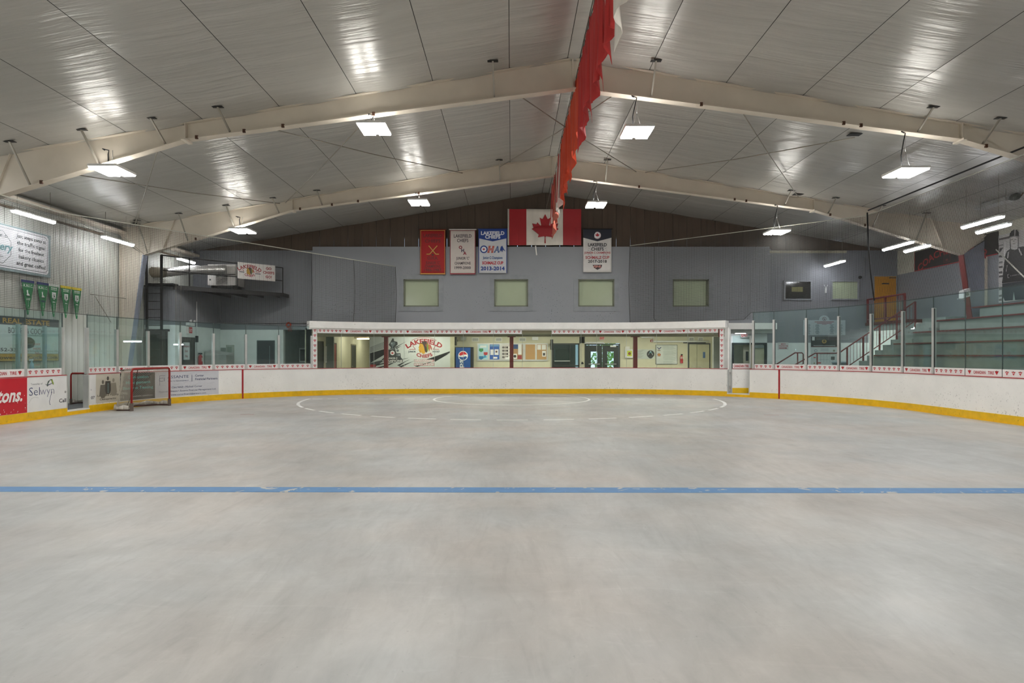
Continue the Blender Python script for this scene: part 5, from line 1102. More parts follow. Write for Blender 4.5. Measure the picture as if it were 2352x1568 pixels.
# unit heater box and foil duct
Yh = 26.1; x0, _, z1 = W(477, 607, Yh-.6); x1, _, z0 = W(541, 655, Yh-.6)
t = thing('air_unit', 'white box air unit with louvres on the corner platform', 'air unit', ((x0+x1)/2, Yh, z0)); MB().box(x0, Yh-.6, z0, x1, Yh+.25, z1).build('cabinet', mat('unit_white', '#e6e2dd', .4), t)
g = MB()
for k in range(8): g.box(x0+.35, Yh-.625, z0+.04+k*.05, x0+.82, Yh-.6, z0+.06+k*.05)
g.build('louvre', DARK, t); MB().box(x0+.0, Yh-.61, z0+.43, x1, Yh-.6, z0+.46).build('seam', DARK, t); MB().box(x0+.08, Yh-.615, z0+.2, x0+.13, Yh-.6, z0+.26).build('switch', DARK, t)
for k in range(2): MB().box(x0+.1+k*(x1-x0-.25), Yh-.5, 4.17, x0+.16+k*(x1-x0-.25), Yh+.2, z0).build('foot', DARK, t)
FOIL = mat('foil_duct', '#d2d1cd', .3, metal=.55, bump=.9, bscale=9)
t = thing('foil_duct', 'silver foil duct running from the siding wall to the air unit', 'duct', (-12, 24.5, 4.9))
a = Vector(W(376, 626, 23.6)); b = Vector(W(432, 620, 24.6)); c = Vector(W(520, 619, 25.35)); g = MB(); pts = []; rads = []
for i in range(25):
    q = i/24; v = a.lerp(b, q*2) if q < .5 else b.lerp(c, q*2-1); pts.append(v); rads.append(.175+.008*math.sin(i*2.6)+.015*(q > .9))
g.tube(pts, rads, 14); g.build('duct', FOIL, t); MB().tube([a, a-Vector((.75, .35, 0))], .2, 10).build('collar', mat('collar_tan', '#8f8673', .6), t)
# wall cabinets and openings of the white lower wall
Yc_ = 24.98; x0, _, z1 = W(470, 808, Yc_); x1 = W(520, 0, Yc_)[0]; x0 = max(x0, XK+.02); t = thing('metal_cabinet', 'pale grey sloped metal cabinet behind the corner glass', 'cabinet', ((x0+x1)/2, Yc_, 0))
MB().box(x0, Yc_, .08, x1, Yc_+.7, z1-.14).build('cabinet_body', mat('cab_grey', '#8f918d', .5), t); MB().box(x0+.04, Yc_+.04, 0, x1-.04, Yc_+.66, .08).build('plinth', DARK, t)
MB().hexa([(x0, Yc_, z1-.14), (x1, Yc_, z1-.14), (x1, Yc_+.7, z1-.14), (x0, Yc_+.7, z1-.14), (x0, Yc_-.01, z1), (x1, Yc_-.01, z1-.12), (x1, Yc_+.7, z1-.04), (x0, Yc_+.7, z1+.08)]).build('sloped_lid', mat('lid_grey', '#a3a5a1', .4), t)
t, x0, x1, z0, z1 = rect_thing('wall_grille', 'square grey grille above the sloped cabinet', 'vent', 507.5, 521, 798, 812, YB, .04, mat('vent_frame', '#a3ada8', .5), 'frame')
g = MB(); [g.box(x0+.03, YB-.05, z0+.03+k*.035, x1-.03, YB-.04, z0+.045+k*.035) for k in range(6)]; g.build('louvre', mat('vent_grey', '#7f857d'), t)
t, x0, x1, z0, z1 = rect_thing('panel_box', 'tall beige electrical panel on the white corner wall', 'wall box', 522, 538, 792, 836, YB, .12, mat('panel_beige', '#a8b0a6', .5), 'box'); MB().box(x0+.05, YB-.125, z0+.1, x1-.05, YB-.12, z1-.08).build('cover', mat('panel_green', '#8e9a90', .5), t)
x0, _, z1 = W(592, 783, YB); x1 = W(630, 0, YB)[0]; t = thing('door_9', 'dark door with a vertical handle behind the corner glass', None, ((x0+x1)/2, YB, 0), kind='structure'); door_leaf(t, lambda a, z, o: (a, YB-o*.4, z), x0, x1, z1, DOORB, 'r'); frame_mb(plane_y(YB), x0, x1, z1, .03, 0, .03).build('door_frame', mat('frame_grey', '#4a5557', .5), t); MB().box(x1-.2, YB-.04, .9, x1-.17, YB-.02, z1-.2).build('handle_bar', mat('bar_grey', '#5f6a6c', .4), t)
t = thing('room_recess', 'dim recess with a small dark window behind the corner glass', None, (ox0, YB+1, 0), kind='structure'); RM = mat('recess_grey', '#7d8886', .6)
MB().box(ox0-.3, YB+2.0, 0, ox1+.6, YB+2.1, 3).build('back_wall', RM, t); MB().box(ox0-.2, YB+.2, 0, ox0, YB+2, 3).build('side_wall', RM, t); MB().box(ox0-.2, YB+.2, 2.7, ox1+.4, YB+2, 2.8).build('soffit', RM, t)
wx, _, wz = W(690, 802, YB+2); MB().box(wx, YB+1.96, wz-.52, wx+.3, YB+2, wz).build('window_pane', BLACK, t); g = MB(); g.box(wx-.06, YB+1.97, wz-.58, wx+.36, YB+1.99, wz+.06); g.build('window_frame', mat('box_white', '#d5d8d8'), t)
t = thing('wall_pipe', 'thin grey pipe running along the top of the white corner wall', 'pipe', (-11.9, YB-.06, 2.95)); z_ = W(0, 743, YB)[2]; MB().tube([W(504, 690, YB-.05), W(506, 730, YB-.05), W(511, 741, YB-.05), W(653, 741, YB-.05), W(712, 741, YB-.05)], .022, 6).build('pipe', mat('pipe_grey', '#8b8d90', .5), t)
x_, _, z_ = W(663, 746, 26.1); t = thing('rope_bundle', 'tangled orange rope bundle hung at the end of the white header', 'rope', (x_, 26.1, z_)); g = MB(); rr = random.Random(2)
for k in range(9): g.tube([(x_+.11*math.cos(a_*1.26+k)*rr.uniform(.6, 1.2), 26.1+.03*math.sin(k+a_), z_+.11*math.sin(a_*1.26+k)*rr.uniform(.6, 1.2)) for a_ in range(6)], .012, 5)
for k in range(3): g.tube([(x_+.05*k-.02, 26.1, z_-.05), (x_+.07*k, 26.08, z_-.28)], .01, 5)
g.build('rope', mat('orange_rope', '#a8452c', .8), t, kind='stuff')

# ================================================================== SIDING WALL: signs and pennants
XW = WLX+.03
def lwall(px): return -XW*F/(CX-px)
t = thing('wall_sign', 'white bakery sign with notched corners on the siding wall', 'sign', (XW, 16.8, 3.85))
y0, y1, z0, z1 = 15.25, lwall(112.5), 3.85, 5.08
MB().box(XW, y0, z0, XW+.05, y1, z1).build('backboard', mat('sign_teal_grey', '#86989a', .5), t); n_ = .07
MB().prism([(y0+.04+n_, z0+.07), (y1-.1-n_, z0+.07), (y1-.1, z0+.07+n_), (y1-.1, z1-.05-n_), (y1-.1-n_, z1-.05), (y0+.04+n_, z1-.05), (y0+.04, z1-.05-n_), (y0+.04, z0+.07+n_)], 'x', XW+.05, XW+.06).build('face', mat('sign_face', '#dcdddf', .4, var=.02), t)
p = Print(plane_l(XW+.06), t)
a, b, c, d = y0+.09, z0+.12, y1-.15, z1-.1; p.line([(a+n_, b), (c-n_, b), (c, b+n_), (c, d-n_), (c-n_, d), (a+n_, d), (a, d-n_), (a, b+n_), (a+n_, b)], .012, '#33373c')
ym = 17.38
for i, (tx_, ww) in enumerate((('Just steps away at', 1.08), ('the traffic signal', 1.02), ('for the freshest', .92), ('bakery classics', .9), ('and great coffee!', 1.06))): p.text(tx_, ym+(i-2)*-.0, 4.80-i*.185, .1, '#2a2c30', w=ww, bold=.008)
yc = 16.22
oct_ = [(yc+.46*math.cos(PI/8+k*PI/4)*1.05, 4.46+.46*math.sin(PI/8+k*PI/4)) for k in range(9)]; p.line(oct_, .012, '#33373c')
p.text('LAKEFIELD', yc+.02, 4.72, .07, '#33373c', w=.62); p.text('Bakery', yc+.05, 4.38, .2, '#6f9aa0', w=.86, bold=.02, shear=.25); p.text('CANADA', yc, 4.18, .045, '#33373c', w=.4); p.done()
t = thing('wall_sign', 'real estate sign in black, white and gold behind the bench glass', 'sign', (XW, 16.8, 1.42)); y0, y1 = 14.6, lwall(132.5)
MB().box(XW, y0, 1.42, XW+.04, y1, 2.64).build('backboard', mat('sign_dark', '#262a2c', .5), t)
p = Print(plane_l(XW+.04), t); p.rect(y0, 1.64, y1-.03, 2.41, '#bfc9c8'); p.rect(y0, 1.44, y1-.03, 1.63, '#b08a2c')
def yl(px): return lwall(px)
p.text('REAL ESTATE', (yl(2)+yl(110))/2, 2.46, .125, '#a8802e', w=yl(110)-yl(2), bold=.03); p.text('BOWES & COCKS', (yl(15)+yl(101))/2, 2.19, .15, '#3a4448', w=yl(101)-yl(15), bold=.01)
p.text('LIMITED, BROKERAGE', (yl(15)+yl(101))/2, 2.13, .035, '#3a4448', w=1.1); p.disc((yl(41)+yl(79))/2, 1.94, .27, '#a88a3e', 0, 24, .16); p.text('The Good', (yl(41)+yl(79))/2, 1.93, .07, '#6a5424', w=.36, shear=.3); p.text('to Know', (yl(41)+yl(79))/2, 1.84, .04, '#6a5424', w=.24, shear=.3)
p.text('652-336', yl(16), 1.7, .085, '#2f3a3e', w=.78, bold=.02); p.text('Proudly Serving the Community since 1956', (yl(48)+yl(129))/2, 1.69, .05, '#3a4448', w=yl(129)-yl(48)); p.text('BowesAndCocks.com', (yl(-15)+yl(128))/2, 1.49, .09, '#2b2f2e', w=yl(128)-yl(-15), bold=.02); p.done()
pen = [(46, 74, 713, 'navy headed green pennant with a white skate, nearest the bakery sign edge', '#1c2a6a', 'K'), (82, 107, 716, 'navy headed green pennant with a white skate, next to the white headed one', '#1c2a6a', 'K'), (108, 131, 718, 'white headed green pennant with a white shield', '#c9cfc9', 'T'), (136, 159, 722, 'yellow headed green pennant beside the white headed one', '#d8c21c', 'T'), (162, 183, 724, 'yellow headed green pennant at the far end of the row', '#d8c21c', 'T')]
for i, (a, b, ty, lab, hc, kd) in enumerate(pen):
    y0, y1 = lwall(a), lwall(b); ymid = (y0+y1)/2; ztop = 3.68; zt = ztop-.96; t = thing('pennant', lab, 'pennant', (XW+.05, ymid, zt), 'green pennants on the siding wall')
    MB().prism([(y0, ztop-.06), (y1, ztop-.06), (ymid+.02, zt), (ymid-.02, zt)], 'x', XW+.04, XW+.05).build('cloth', mat('pennant_green', '#1f7a45', .6), t)
    MB().box(XW+.035, y0-.005, ztop-.07, XW+.055, y1+.005, ztop).build('header', ink(hc), t)
    p = Print(plane_l(XW+.05), t, .006)
    def sk(yy, z, s_): return [(yy-.3*s_, z+.6*s_), (yy+.05*s_, z+.65*s_), (yy+.08*s_, z+.1*s_), (yy+.5*s_, z-.3*s_), (yy+.5*s_, z-.45*s_), (yy-.3*s_, z-.45*s_), (yy-.22*s_, z)]
    if kd == 'K':
        p.text('K.H.I.C.', ymid, ztop-.19, .075, '#d8e0d8', w=.33, bold=.02); p.poly(sk(ymid-.02, ztop-.36, .14), '#dfe4e0', 1); p.rect(ymid-.09, ztop-.445, ymid+.08, ztop-.43, '#1a1a1a', 2); (p.text('2007', ymid, ztop-.55, .05, '#d8e0d8', w=.15, bold=.02) if i == 0 else p.rect(ymid-.08, ztop-.56, ymid+.08, ztop-.51, '#153a4a'))
        [p.text(ch, ymid, ztop-.6-.036*k, .024, '#d8e0d8', bold=.02) for k, ch in enumerate('CHAMPIONS')]
    else:
        p.rect(ymid-.12, ztop-.125, ymid+.12, ztop-.105, '#d8e0d8'); p.text('HOCKEY', ymid, ztop-.18, .035, '#d8e0d8', w=.24, bold=.02)
        p.poly([(ymid-.08, ztop-.24), (ymid+.08, ztop-.24), (ymid+.08, ztop-.4), (ymid, ztop-.46), (ymid-.08, ztop-.4)], '#d5dcd6', 1); p.poly(sk(ymid, ztop-.34, .08), '#3d4a40', 2); p.rect(ymid-.06, ztop-.42, ymid+.05, ztop-.41, '#3d4a40', 2)
        p.rect(ymid-.05, ztop-.54, ymid+.05, ztop-.51, '#d8e0d8'); [p.rect(ymid-.01, ztop-.6-.03*k, ymid+.01, ztop-.58-.03*k, '#d8e0d8') for k in range(10)]
    p.done()
t = thing('cable_bracket', 'small metal stay fixed to the tapered column', 'bracket', (WLX+.1, 20.7, 3.4)); MB().tube([(WLX+.02, 19.9, 3.55), (-13.0, 20.9, 3.5)], .012, 5).build('stay', WIRE, t); MB().tube([(WLX+.05, 20.1, 3.5), (WLX+.05, 20.9, 2.7)], .012, 5).build('stay', WIRE, t)

# ================================================================== GOALS
def goal():
    t = thing('hockey_goal', 'red framed goal turned sideways by the boards', 'goal', (0, 0, 0))
    Wd, Hh, dt, db = 1.86, 1.2, .42, .78; RG = mat('goal_red', '#9c1f1c', .4); m = MB(); m.tube([(0, 0, 0), (0, 0, Hh-.09), (0, .03, Hh-.03), (0, .09, Hh), (0, Wd-.09, Hh), (0, Wd-.03, Hh-.03), (0, Wd, Hh-.09), (0, Wd, 0)], .032, 10); m.build('goal_frame', RG, t)
    for yy in (0, Wd): MB().box(-.035, yy-.035, 0, .035, yy+.035, .22).build('post_sleeve', mat('sleeve_grey', '#6b5f58', .6), t)
    m = MB(); m.tube([(0, .02, .03), (-db*.5, -.04, .03), (-db, Wd*.25, .03), (-db, Wd*.75, .03), (-db*.5, Wd+.04, .03), (0, Wd-.02, .03)], .022, 8); m.build('base_bar', mat('base_dark', '#4a2a24', .5), t)
    m = MB(); m.tube([(0, .05, Hh-.02), (-dt, .12, Hh-.04), (-dt, Wd-.12, Hh-.04), (0, Wd-.05, Hh-.02)], .016, 8); m.build('top_bar', mat('base_dark', '#4a2a24'), t)
    m = MB(); m.tube([(-dt, Wd/2, Hh-.04), (-dt-.1, Wd/2, .6), (-db+.02, Wd/2, .05)], .012, 6); m.build('centre_stay', mat('base_dark', '#4a2a24'), t)
    def base(u):      # back-of-net curve on the ground, u 0..1 from near post to far post
        P_ = [Vector((0, .0, .04)), Vector((-db*.55, -.04, .04)), Vector((-db, Wd*.25, .04)), Vector((-db, Wd*.75, .04)), Vector((-db*.55, Wd+.04, .04)), Vector((0, Wd, .04))]
        k = u*5; i = min(4, int(k)); return P_[i].lerp(P_[i+1], k-i)
    def topc(u):
        P_ = [Vector((0, .0, Hh)), Vector((-dt*.6, .08, Hh-.02)), Vector((-dt, .15, Hh-.04)), Vector((-dt, Wd-.15, Hh-.04)), Vector((-dt*.6, Wd-.08, Hh-.02)), Vector((0, Wd, Hh))]
        k = u*5; i = min(4, int(k)); return P_[i].lerp(P_[i+1], k-i)
    def surf(u, v):
        a, b = base(u), topc(u); q = a.lerp(b, v); s = math.sin(PI*v)*.1; c = Vector((-.3, Wd/2, 0)); d = (c-Vector((q.x, q.y, 0)))
        return q+d*s*.5
    g = MB(); nu, nv = 58, 26
    for i in range(-nv, nu+1):          # two diagonal families of twine
        for sg in (0, 1):
            pts = []
            for j in range(nv+1):
                k = i+j if sg else i+nv-j
                if 0 <= k <= nu: pts.append(surf(k/nu, j/nv))
            pts = pts[::3]+([pts[-1]] if len(pts) % 3 != 1 else [])
            if len(pts) > 1: g.tube(pts, .0032, 3, cap=False)
    for i in range(31):
        yy = .1+(Wd-.2)*i/30; g.tube([(0, yy, Hh), (-dt, yy, Hh-.04)], .003, 3, cap=False)
    for j in range(8): g.tube([(-dt*j/7, .1, Hh-.04*j/7), (-dt*j/7, Wd-.1, Hh-.04*j/7)], .003, 3, cap=False)
    g.build('net', mat('goal_twine', '#bdb7aa', .9), t, 'beige goal netting', kind='stuff', fix=False)
    CV = mat('canvas_white', '#c9c3ba', .8, var=.2, scale=10)
    def skirt(u0, u1, h, n=14):
        g = MB()
        for i in range(n):
            ua, ub = u0+(u1-u0)*i/n, u0+(u1-u0)*(i+1)/n; a, b = base(ua), base(ub); A = surf(ua, h*(1+.3*math.sin(i*2))), 0; Bq = surf(ub, h*(1+.3*math.sin(i*2+2)))
            o_ = Vector((-.035, 0, 0)); g.quad(a+o_, b+o_, Bq+o_, A[0]+o_, True)
        return g
    o = skirt(.02, .98, .09).build('base_padding', CV, t, 'worn white canvas padding', fix=False); s = o.modifiers.new('t', 'SOLIDIFY'); s.thickness = .03
    g = MB(); g.box(-.1, .1, Hh+.02, -.02, Wd-.1, Hh+.03); g.build('top_lacing', CV, t)
    return t
g1 = goal(); g1.location = (-10.86, 17.72, 0); g1.rotation_euler = (0, 0, -.03)
g1['label'] = 'red framed goal with beige net standing on the rink floor'; g1['group'] = 'goals'
g2 = copy_tree(g1); g2['label'] = 'smaller looking red goal standing beyond the open gate'; g2.location = (-13.05, 18.36, .135); g2.scale = (.8, .55, .77); g2.rotation_euler = (0, 0, -PI/2)

# ================================================================== BLEACHERS and stairs
t = thing('bleachers', 'stepped concrete bleachers with dark red bench planks', 'bleachers', (14.5, 8, 0))
for i in range(-1, 5):
    Xi, Zi = 13+.7*i, 1.6+.41*i; ye = (22.2 if i < 4 else 21.25)-(.0 if i < 4 else 0)
    MB().box(Xi+.02, YF+.02, 0 if i < 0 else Zi-.45, WRX-.02, ye+(.06 if i < 3 else -.3), Zi-.045).build('tier', TIER, t)
    m = MB(); yb0 = YF+.2
    MB().box(Xi-.03, yb0, Zi-.04, Xi+.26, ye, Zi+.005).build('bench_plank', PLANK, t)
t = thing('stairs', 'concrete stairs at the end of the bleachers', 'stairs', (14, 23, 0))
for k in range(12):
    X0, z = 12.3+.3*k, .78+.2*k
    MB().box(X0, 22.28, 0 if k < 5 else z-.45, X0+.3 if k < 11 else WRX-.02, 23.55, z).build('step', CONC, t)
MB().box(11.2, 22.28, 0, 12.3, 24.6, .6).build('lower_landing', CONC, t)
MB().box(15.05, 23.55, 2.84, WRX-.02, YB-.02, 2.96).build('upper_landing', mat('landing_red', '#5b2a22', .6), t)
MB().box(15.1, 23.5, 2.6, 15.25, YB-.02, 2.84).build('landing_beam', CONC, t)
YRl = 23.5
def rz(x): return 1.93+(x-12.78)*.67       # top rail height along the stair
t = thing('stair_railing', 'maroon stair railing with thin balusters', 'railing', (14, YRl, 1.5))
MB().tube([(12.35, YRl, rz(12.35)-.03), (12.55, YRl, rz(12.55)), (15.3, YRl, rz(15.3))], .026, 8).build('top_rail', RAILR, t)
MB().tube([(12.75, YRl, rz(12.75)-.74), (15.3, YRl, rz(15.3)-.72)], .02, 8).build('bottom_rail', RAILR, t)
for xx in (12.72, 13.33, 13.95, 14.6, 15.3): MB().box(xx-.025, YRl-.025, rz(xx)-.98, xx+.025, YRl+.025, rz(xx)).build('rail_post', RAILR, t)
xx = 12.84
while xx < 15.25:
    if min(abs(xx-q) for q in (13.33, 13.95, 14.6)) > .05: MB().tube([(xx, YRl, rz(xx)-.73), (xx, YRl, rz(xx)-.01)], .008, 6).build('baluster', RAILR, t)
    xx += .125
t = thing('landing_railing', 'maroon railing with balusters guarding the ochre door landing', 'railing', (15, 25, 3))
xr = 14.98; z0, z1 = 2.98, 3.93
MB().tube([(xr, 23.6, z1), (xr, 26.1, z1)], .035, 8).build('top_rail', RAILR, t); MB().tube([(xr, 23.6, z0+.1), (xr, 26.1, z0+.1)], .025, 8).build('bottom_rail', RAILR, t)
for yy in (23.62, 24.85, 26.08): MB().box(xr-.03, yy-.03, z0-.05, xr+.03, yy+.03, z1).build('rail_post', RAILR, t)
for i in range(19): yy = 23.74+i*.125; MB().tube([(xr, yy, z0+.1), (xr, yy, z1)], .008, 6).build('baluster', RAILR, t)
t = thing('handrail', 'low bent maroon handrail with a looped end', 'railing', (12, 24, 1)); Yq = 24.4
MB().tube([W(1772, 843, Yq), W(1784, 836, Yq), W(1826, 810, Yq), W(1842, 810, Yq), W(1845, 813, Yq), W(1845, 835, Yq), W(1840, 838, Yq), W(1822, 838, Yq)], .026, 8).build('rail', RAILR, t); a = W(1832, 810, Yq); MB().tube([a, (a[0], a[1], .6)], .026, 8).build('rail_post', RAILR, t)
t = thing('handrail', 'low maroon handrail running level into the stair railing', 'railing', (12.5, 24, 1)); Yq = 23.7
MB().tube([W(1822, 840, Yq), W(1872, 811, Yq), W(1921, 811, Yq), W(1928, 806, Yq)], .026, 8).build('rail', RAILR, t); a = W(1877, 811, Yq); MB().tube([a, (a[0], a[1], .6)], .026, 8).build('rail_post', RAILR, t)
# ochre door
x0, _, z1 = W(2007, 635, YB); x1 = W(2057, 0, YB)[0]; t = thing('door_10', 'ochre yellow door at the top of the stairs', None, ((x0+x1)/2, YB, 2.96), kind='structure')
MB().box(x0, YB-.04, 2.97, x1, YB-.005, z1).build('door_leaf', YDOOR, t); g = MB(); g.box(x0-.05, YB-.05, 2.97, x0, YB, z1+.05); g.box(x1, YB-.05, 2.97, x1+.04, YB, z1+.05); g.box(x0, YB-.05, z1, x1, YB, z1+.05); g.build('door_frame', mat('grey_trim_paint', '#7d8084'), t)
MB().box(x0+.32, YB-.05, z1-.33, x0+.62, YB-.04, z1-.28).build('name_plate', BLACK, t); MB().box(x1-.3, YB-.09, z1-.08, x1-.03, YB-.04, z1-.04).build('door_closer', mat('closer_bronze', '#4a3a18', .4), t); MB().tube([(x0+.08, YB-.04, 3.98), (x0+.08, YB-.1, 3.98), (x0+.2, YB-.1, 3.98)], .012, 6).build('door_handle', CHROME, t)
x_, _, z_ = W(1974, 637, YB); t = thing('wall_speaker', 'round black speaker between blinded window and ochre door', 'loudspeaker', (x_, YB-.05, z_)); MB().lathe([(.055, 0), (.07, -.03), (.06, -.09), (.02, -.1)], (x_, YB, z_), 16, 'y').build('shell', BLACK, t)
x_, _, z_ = W(1984, 588, YB); MB().tube([(x_, YB-.03, z_), (x_, YB-.03, z_-.85)], .015, 6).build('conduit', mat('pipe_grey', '#8b8d90'), None, 'short grey conduit above the ochre door side', 'conduit')
x_, _, z_ = W(1896, 662, YB); t = thing('wall_bracket', 'white forked holder on the wall between the two small windows', 'bracket', (x_, YB-.03, z_)); MB().box(x_-.03, YB-.05, z_-.2, x_+.03, YB, z_+.02).build('holder', mat('box_white', '#d5d8d8'), t); MB().tube([(x_-.08, YB-.04, z_+.14), (x_, YB-.04, z_+.02), (x_+.08, YB-.04, z_+.14)], .01, 5).build('fork', mat('box_white', '#d5d8d8'), t)
# low exit sign and light under the landing
x_, _, z_ = W(2022, 752, 25.6); t = thing('exit_sign', 'small lit red sign under the stair landing', 'sign', (x_, 25.6, z_)); MB().box(x_-.06, 25.56, z_, x_+.06, 25.64, z_+.2).build('sign_box', EXITR, t); MB().tube([(x_, 25.6, z_+.2), (x_, 25.6, 2.84)], .01, 5).build('hanger', DARK, t)
t = thing('strip_light', 'lit strip light under the stair landing', 'light', (15.9, 25.0, 2.7)); MB().box(15.3, 25.0, 2.66, 16.3, 25.12, 2.72).build('tube', emis('strip_glow3', '#fbfaf0', 40), t); MB().box(15.28, 24.98, 2.72, 16.32, 25.14, 2.8).build('housing', mat('lamp_white', '#d8d8d4'), t)
# boards and posters on the lower wall
t, x0, x1, z0, z1 = rect_thing('honour_board', 'pale grey honour board with a rounded crest on top', 'notice board', 1844, 1941, 735, 769.5, YB, .03, mat('honour_grey', '#a9b1b6', .45, var=.04), 'board'); xc = (x0+x1)/2
MB().prism([(xc-.22, z1-.01)]+[(xc+.22*math.cos(PI-PI*i/12), z1+.0+.2*math.sin(PI*i/12)) for i in range(13)]+[(xc+.22, z1-.01)], 'y', YB-.03, YB-.005).build('crest', mat('honour_grey', '#a9b1b6'), t)
p = Print(plane_y(YB-.03), t); p.disc(xc, z1+.05, .085, '#7d5a60', 0, 18); p.disc(xc, z1+.05, .065, '#a9b1b6', 1, 18); p.poly([(xc-.04, z1+.09), (xc+.01, z1+.06), (xc+.03, z1-.0), (xc-.02, z1+.02)], '#5a3a40', 2)
p.rect(xc-.41, z1-.09, xc+.41, z1-.065, '#8c3a44'); p.rect(xc-.32, z1-.145, xc+.32, z1-.122, '#8c3a44'); p.rect(xc-.1, z1-.19, xc+.1, z1-.175, '#8c3a44')
for cx_ in (-.68, -.3, .32, .68):
    for i in range(13): ww = .1+.09*((i*5+int(cx_*10)) % 4)/3; p.rect(xc+cx_-ww/2, z1-.2-i*.033, xc+cx_+ww/2, z1-.185-i*.033, '#5f686e')
p.rect(xc-.46, z0+.05, xc-.45, z1-.2, '#8a9298'); p.rect(xc+.46, z0+.05, xc+.47, z1-.2, '#8a9298'); p.done()
t, x0, x1, z0, z1 = rect_thing('wall_poster', 'black poster with a gold crest below the honour board', 'poster', 1862.5, 1922.5, 773, 796.5, YB, .02, mat('poster_black', '#2c2d30', .4), 'sheet'); p = Print(plane_y(YB-.02), t); xc = (x0+x1)/2; zc = (z0+z1)/2
p.disc(xc+.0, zc+.02, .1, '#a88a4a', 0, 20, .09); p.disc(xc, zc+.02, .05, '#5a4a2a', 1, 12); p.rect(x0+.04, z1-.16, x0+.15, z1-.01, '#c9cccc'); p.rect(x0+.22, z1-.14, x1-.36, z1-.0, '#4b4a48'); p.rect(x0+.1, z0+.045, x1-.08, z0+.065, '#b9bcbc'); p.rect(x0, z0, x1, z0+.012, '#8c3030', 1); p.done()
t, x0, x1, z0, z1 = rect_thing('wall_poster', 'white poster with small sponsor logos under the black poster', 'poster', 1862.5, 1922.5, 797.5, 838, YB, .02, mat('poster_white', '#c3cbca', .4, var=.03), 'sheet'); p = Print(plane_y(YB-.02), t)
p.disc(x0+.2, z1-.14, .07, '#7d8890', 0, 16, .055); p.disc(x0+.2, z1-.14, .05, '#c3cbca', 1, 16, .035); p.rect(x0+.4, z1-.08, x0+.75, z1-.06, '#9aa3a3'); p.rect(x0+.4, z1-.16, x0+.75, z1-.1, '#b3bbbb'); p.disc(x1-.14, z1-.14, .045, '#8a8a70', 0, 12)
for i in range(6): p.rect(x0+.4+.13*i, z0+.1, x0+.41+.13*i, z1-.25-(.05*(i % 2)), '#8a9090')
p.rect(x0+.34, z1-.3, x1-.1, z1-.29, '#8a9090'); p.rect(x0+.34, z0+.22, x1-.35, z0+.23, '#8a9090'); p.rect(x1-.27, z0+.22, x1-.11, z0+.36, '#4a4a48'); p.rect(x0+.1, z0+.3, x0+.2, z0+.34, '#b33a3a'); p.rect(x0+.24, z0+.06, x0+.42, z0+.12, '#a83a3a'); p.poly([(x0+.09, z0+.05), (x0+.17, z0+.05), (x0+.13, z0+.13)], '#7d7a4a'); p.done()
t, x0, x1, z0, z1 = rect_thing('washroom_sign', 'white washroom sign with a red arrow', 'sign', 1786.5, 1810.5, 786, 803, YB, .02, mat('sign_pink_white', '#c9c6c6', .4), 'plate'); p = Print(plane_y(YB-.02), t); xc = (x0+x1)/2
p.text("MEN'S", xc, z1-.1, .055, '#a8434c', w=.2, bold=.02); p.text('WASHROOM', xc, z1-.18, .055, '#a8434c', w=.38, bold=.02); p.rect(x0+.05, z0+.055, x1-.1, z0+.085, '#9c2a34'); p.poly([(x1-.12, z0+.035), (x1-.12, z0+.105), (x1-.05, z0+.07)], '#9c2a34'); p.done()
x_, _, z_ = W(1928, 831, 24.9); t = thing('waste_bin', 'blue grey plastic bin standing by the stair railing', 'bin', (x_, 24.9, .0)); MB().lathe([(.2, 0), (.26, z_-.06), (.27, z_-.05)], (x_, 24.9, 0), 20).build('bin_body', mat('bin_grey_blue', '#6f838c', .5), t); MB().lathe([(.28, 0), (.29, .04), (.25, .07)], (x_, 24.9, z_-.05), 20).build('bin_rim', mat('bin_rim', '#8fa0a8', .5), t)

# ================================================================== BLEACHER SIDE WALL: coach sign, player portrait, heater
XR2 = WRX-.01
def rw(px, py=None):
    Y = XR2*F/(px-CX); return (-Y, EYE+(HY-py)/F*Y if py is not None else None)
t = thing('wall_sign', 'black coach sign with arched red lettering high on the wall', 'sign', (XR2, 23.5, 5.0)); ua = rw(2102)[0]; ub = -20.9; z0, z1 = 4.99, 5.78
MB().box(XR2-.03, -ub, z0, XR2, -ua, z1).build('board', mat('sign_black', '#17110f', .5), t); p = Print(plane_r(XR2-.03), t)
p.rect(ua, z0, ub, z0+.035, '#a8262a'); p.rect(ua, z0, ua+.03, z1, '#a8262a'); uc = (ua+ub)/2-.1
p.text("COACHS CORNER", uc+.0, 5.42, .26, '#a32422', w=3.7, bold=.03, arc=3.4); p.rect(uc-.35, 5.08, uc-.0, 5.4, '#5a1c1c', 0); p.rect(uc-.32, 5.11, uc-.03, 5.37, '#1d1514', 1); p.rect(uc-.24, 5.14, uc-.1, 5.22, '#6b2626', 2); p.done()
t = thing('player_portrait', 'large black and white portrait poster of a player in a helmet', 'poster', (XR2, 19.6, 3.4)); ua = rw(2295)[0]; ub = -18.3; z0, z1 = 3.36, 5.62
MB().box(XR2-.02, -ub, z0, XR2, -ua, z1).build('sheet', mat('poster_light', '#b9b7b5', .5, var=.08, scale=2), t); p = Print(plane_r(XR2-.02), t)
def Q(x, y): return rw(2190+x/6.53, 480+y/6.53)
p.poly([Q(690, 445), Q(850, 405), Q(850, 440), Q(695, 470)], '#5b5556', 0); p.poly([Q(700, 590), Q(760, 575), Q(700, 660)], '#3b393a', 0); p.poly([Q(690, 545), Q(760, 528), Q(760, 540), Q(692, 555)], '#6a6869', 0)
for yy in (700, 790, 860, 940, 1000, 1190, 1290, 1350): p.poly([Q(690, yy), Q(745, yy-12), Q(748, yy+22), Q(692, yy+28)], '#6f6e6e' if yy % 20 else '#4a494a', 0)
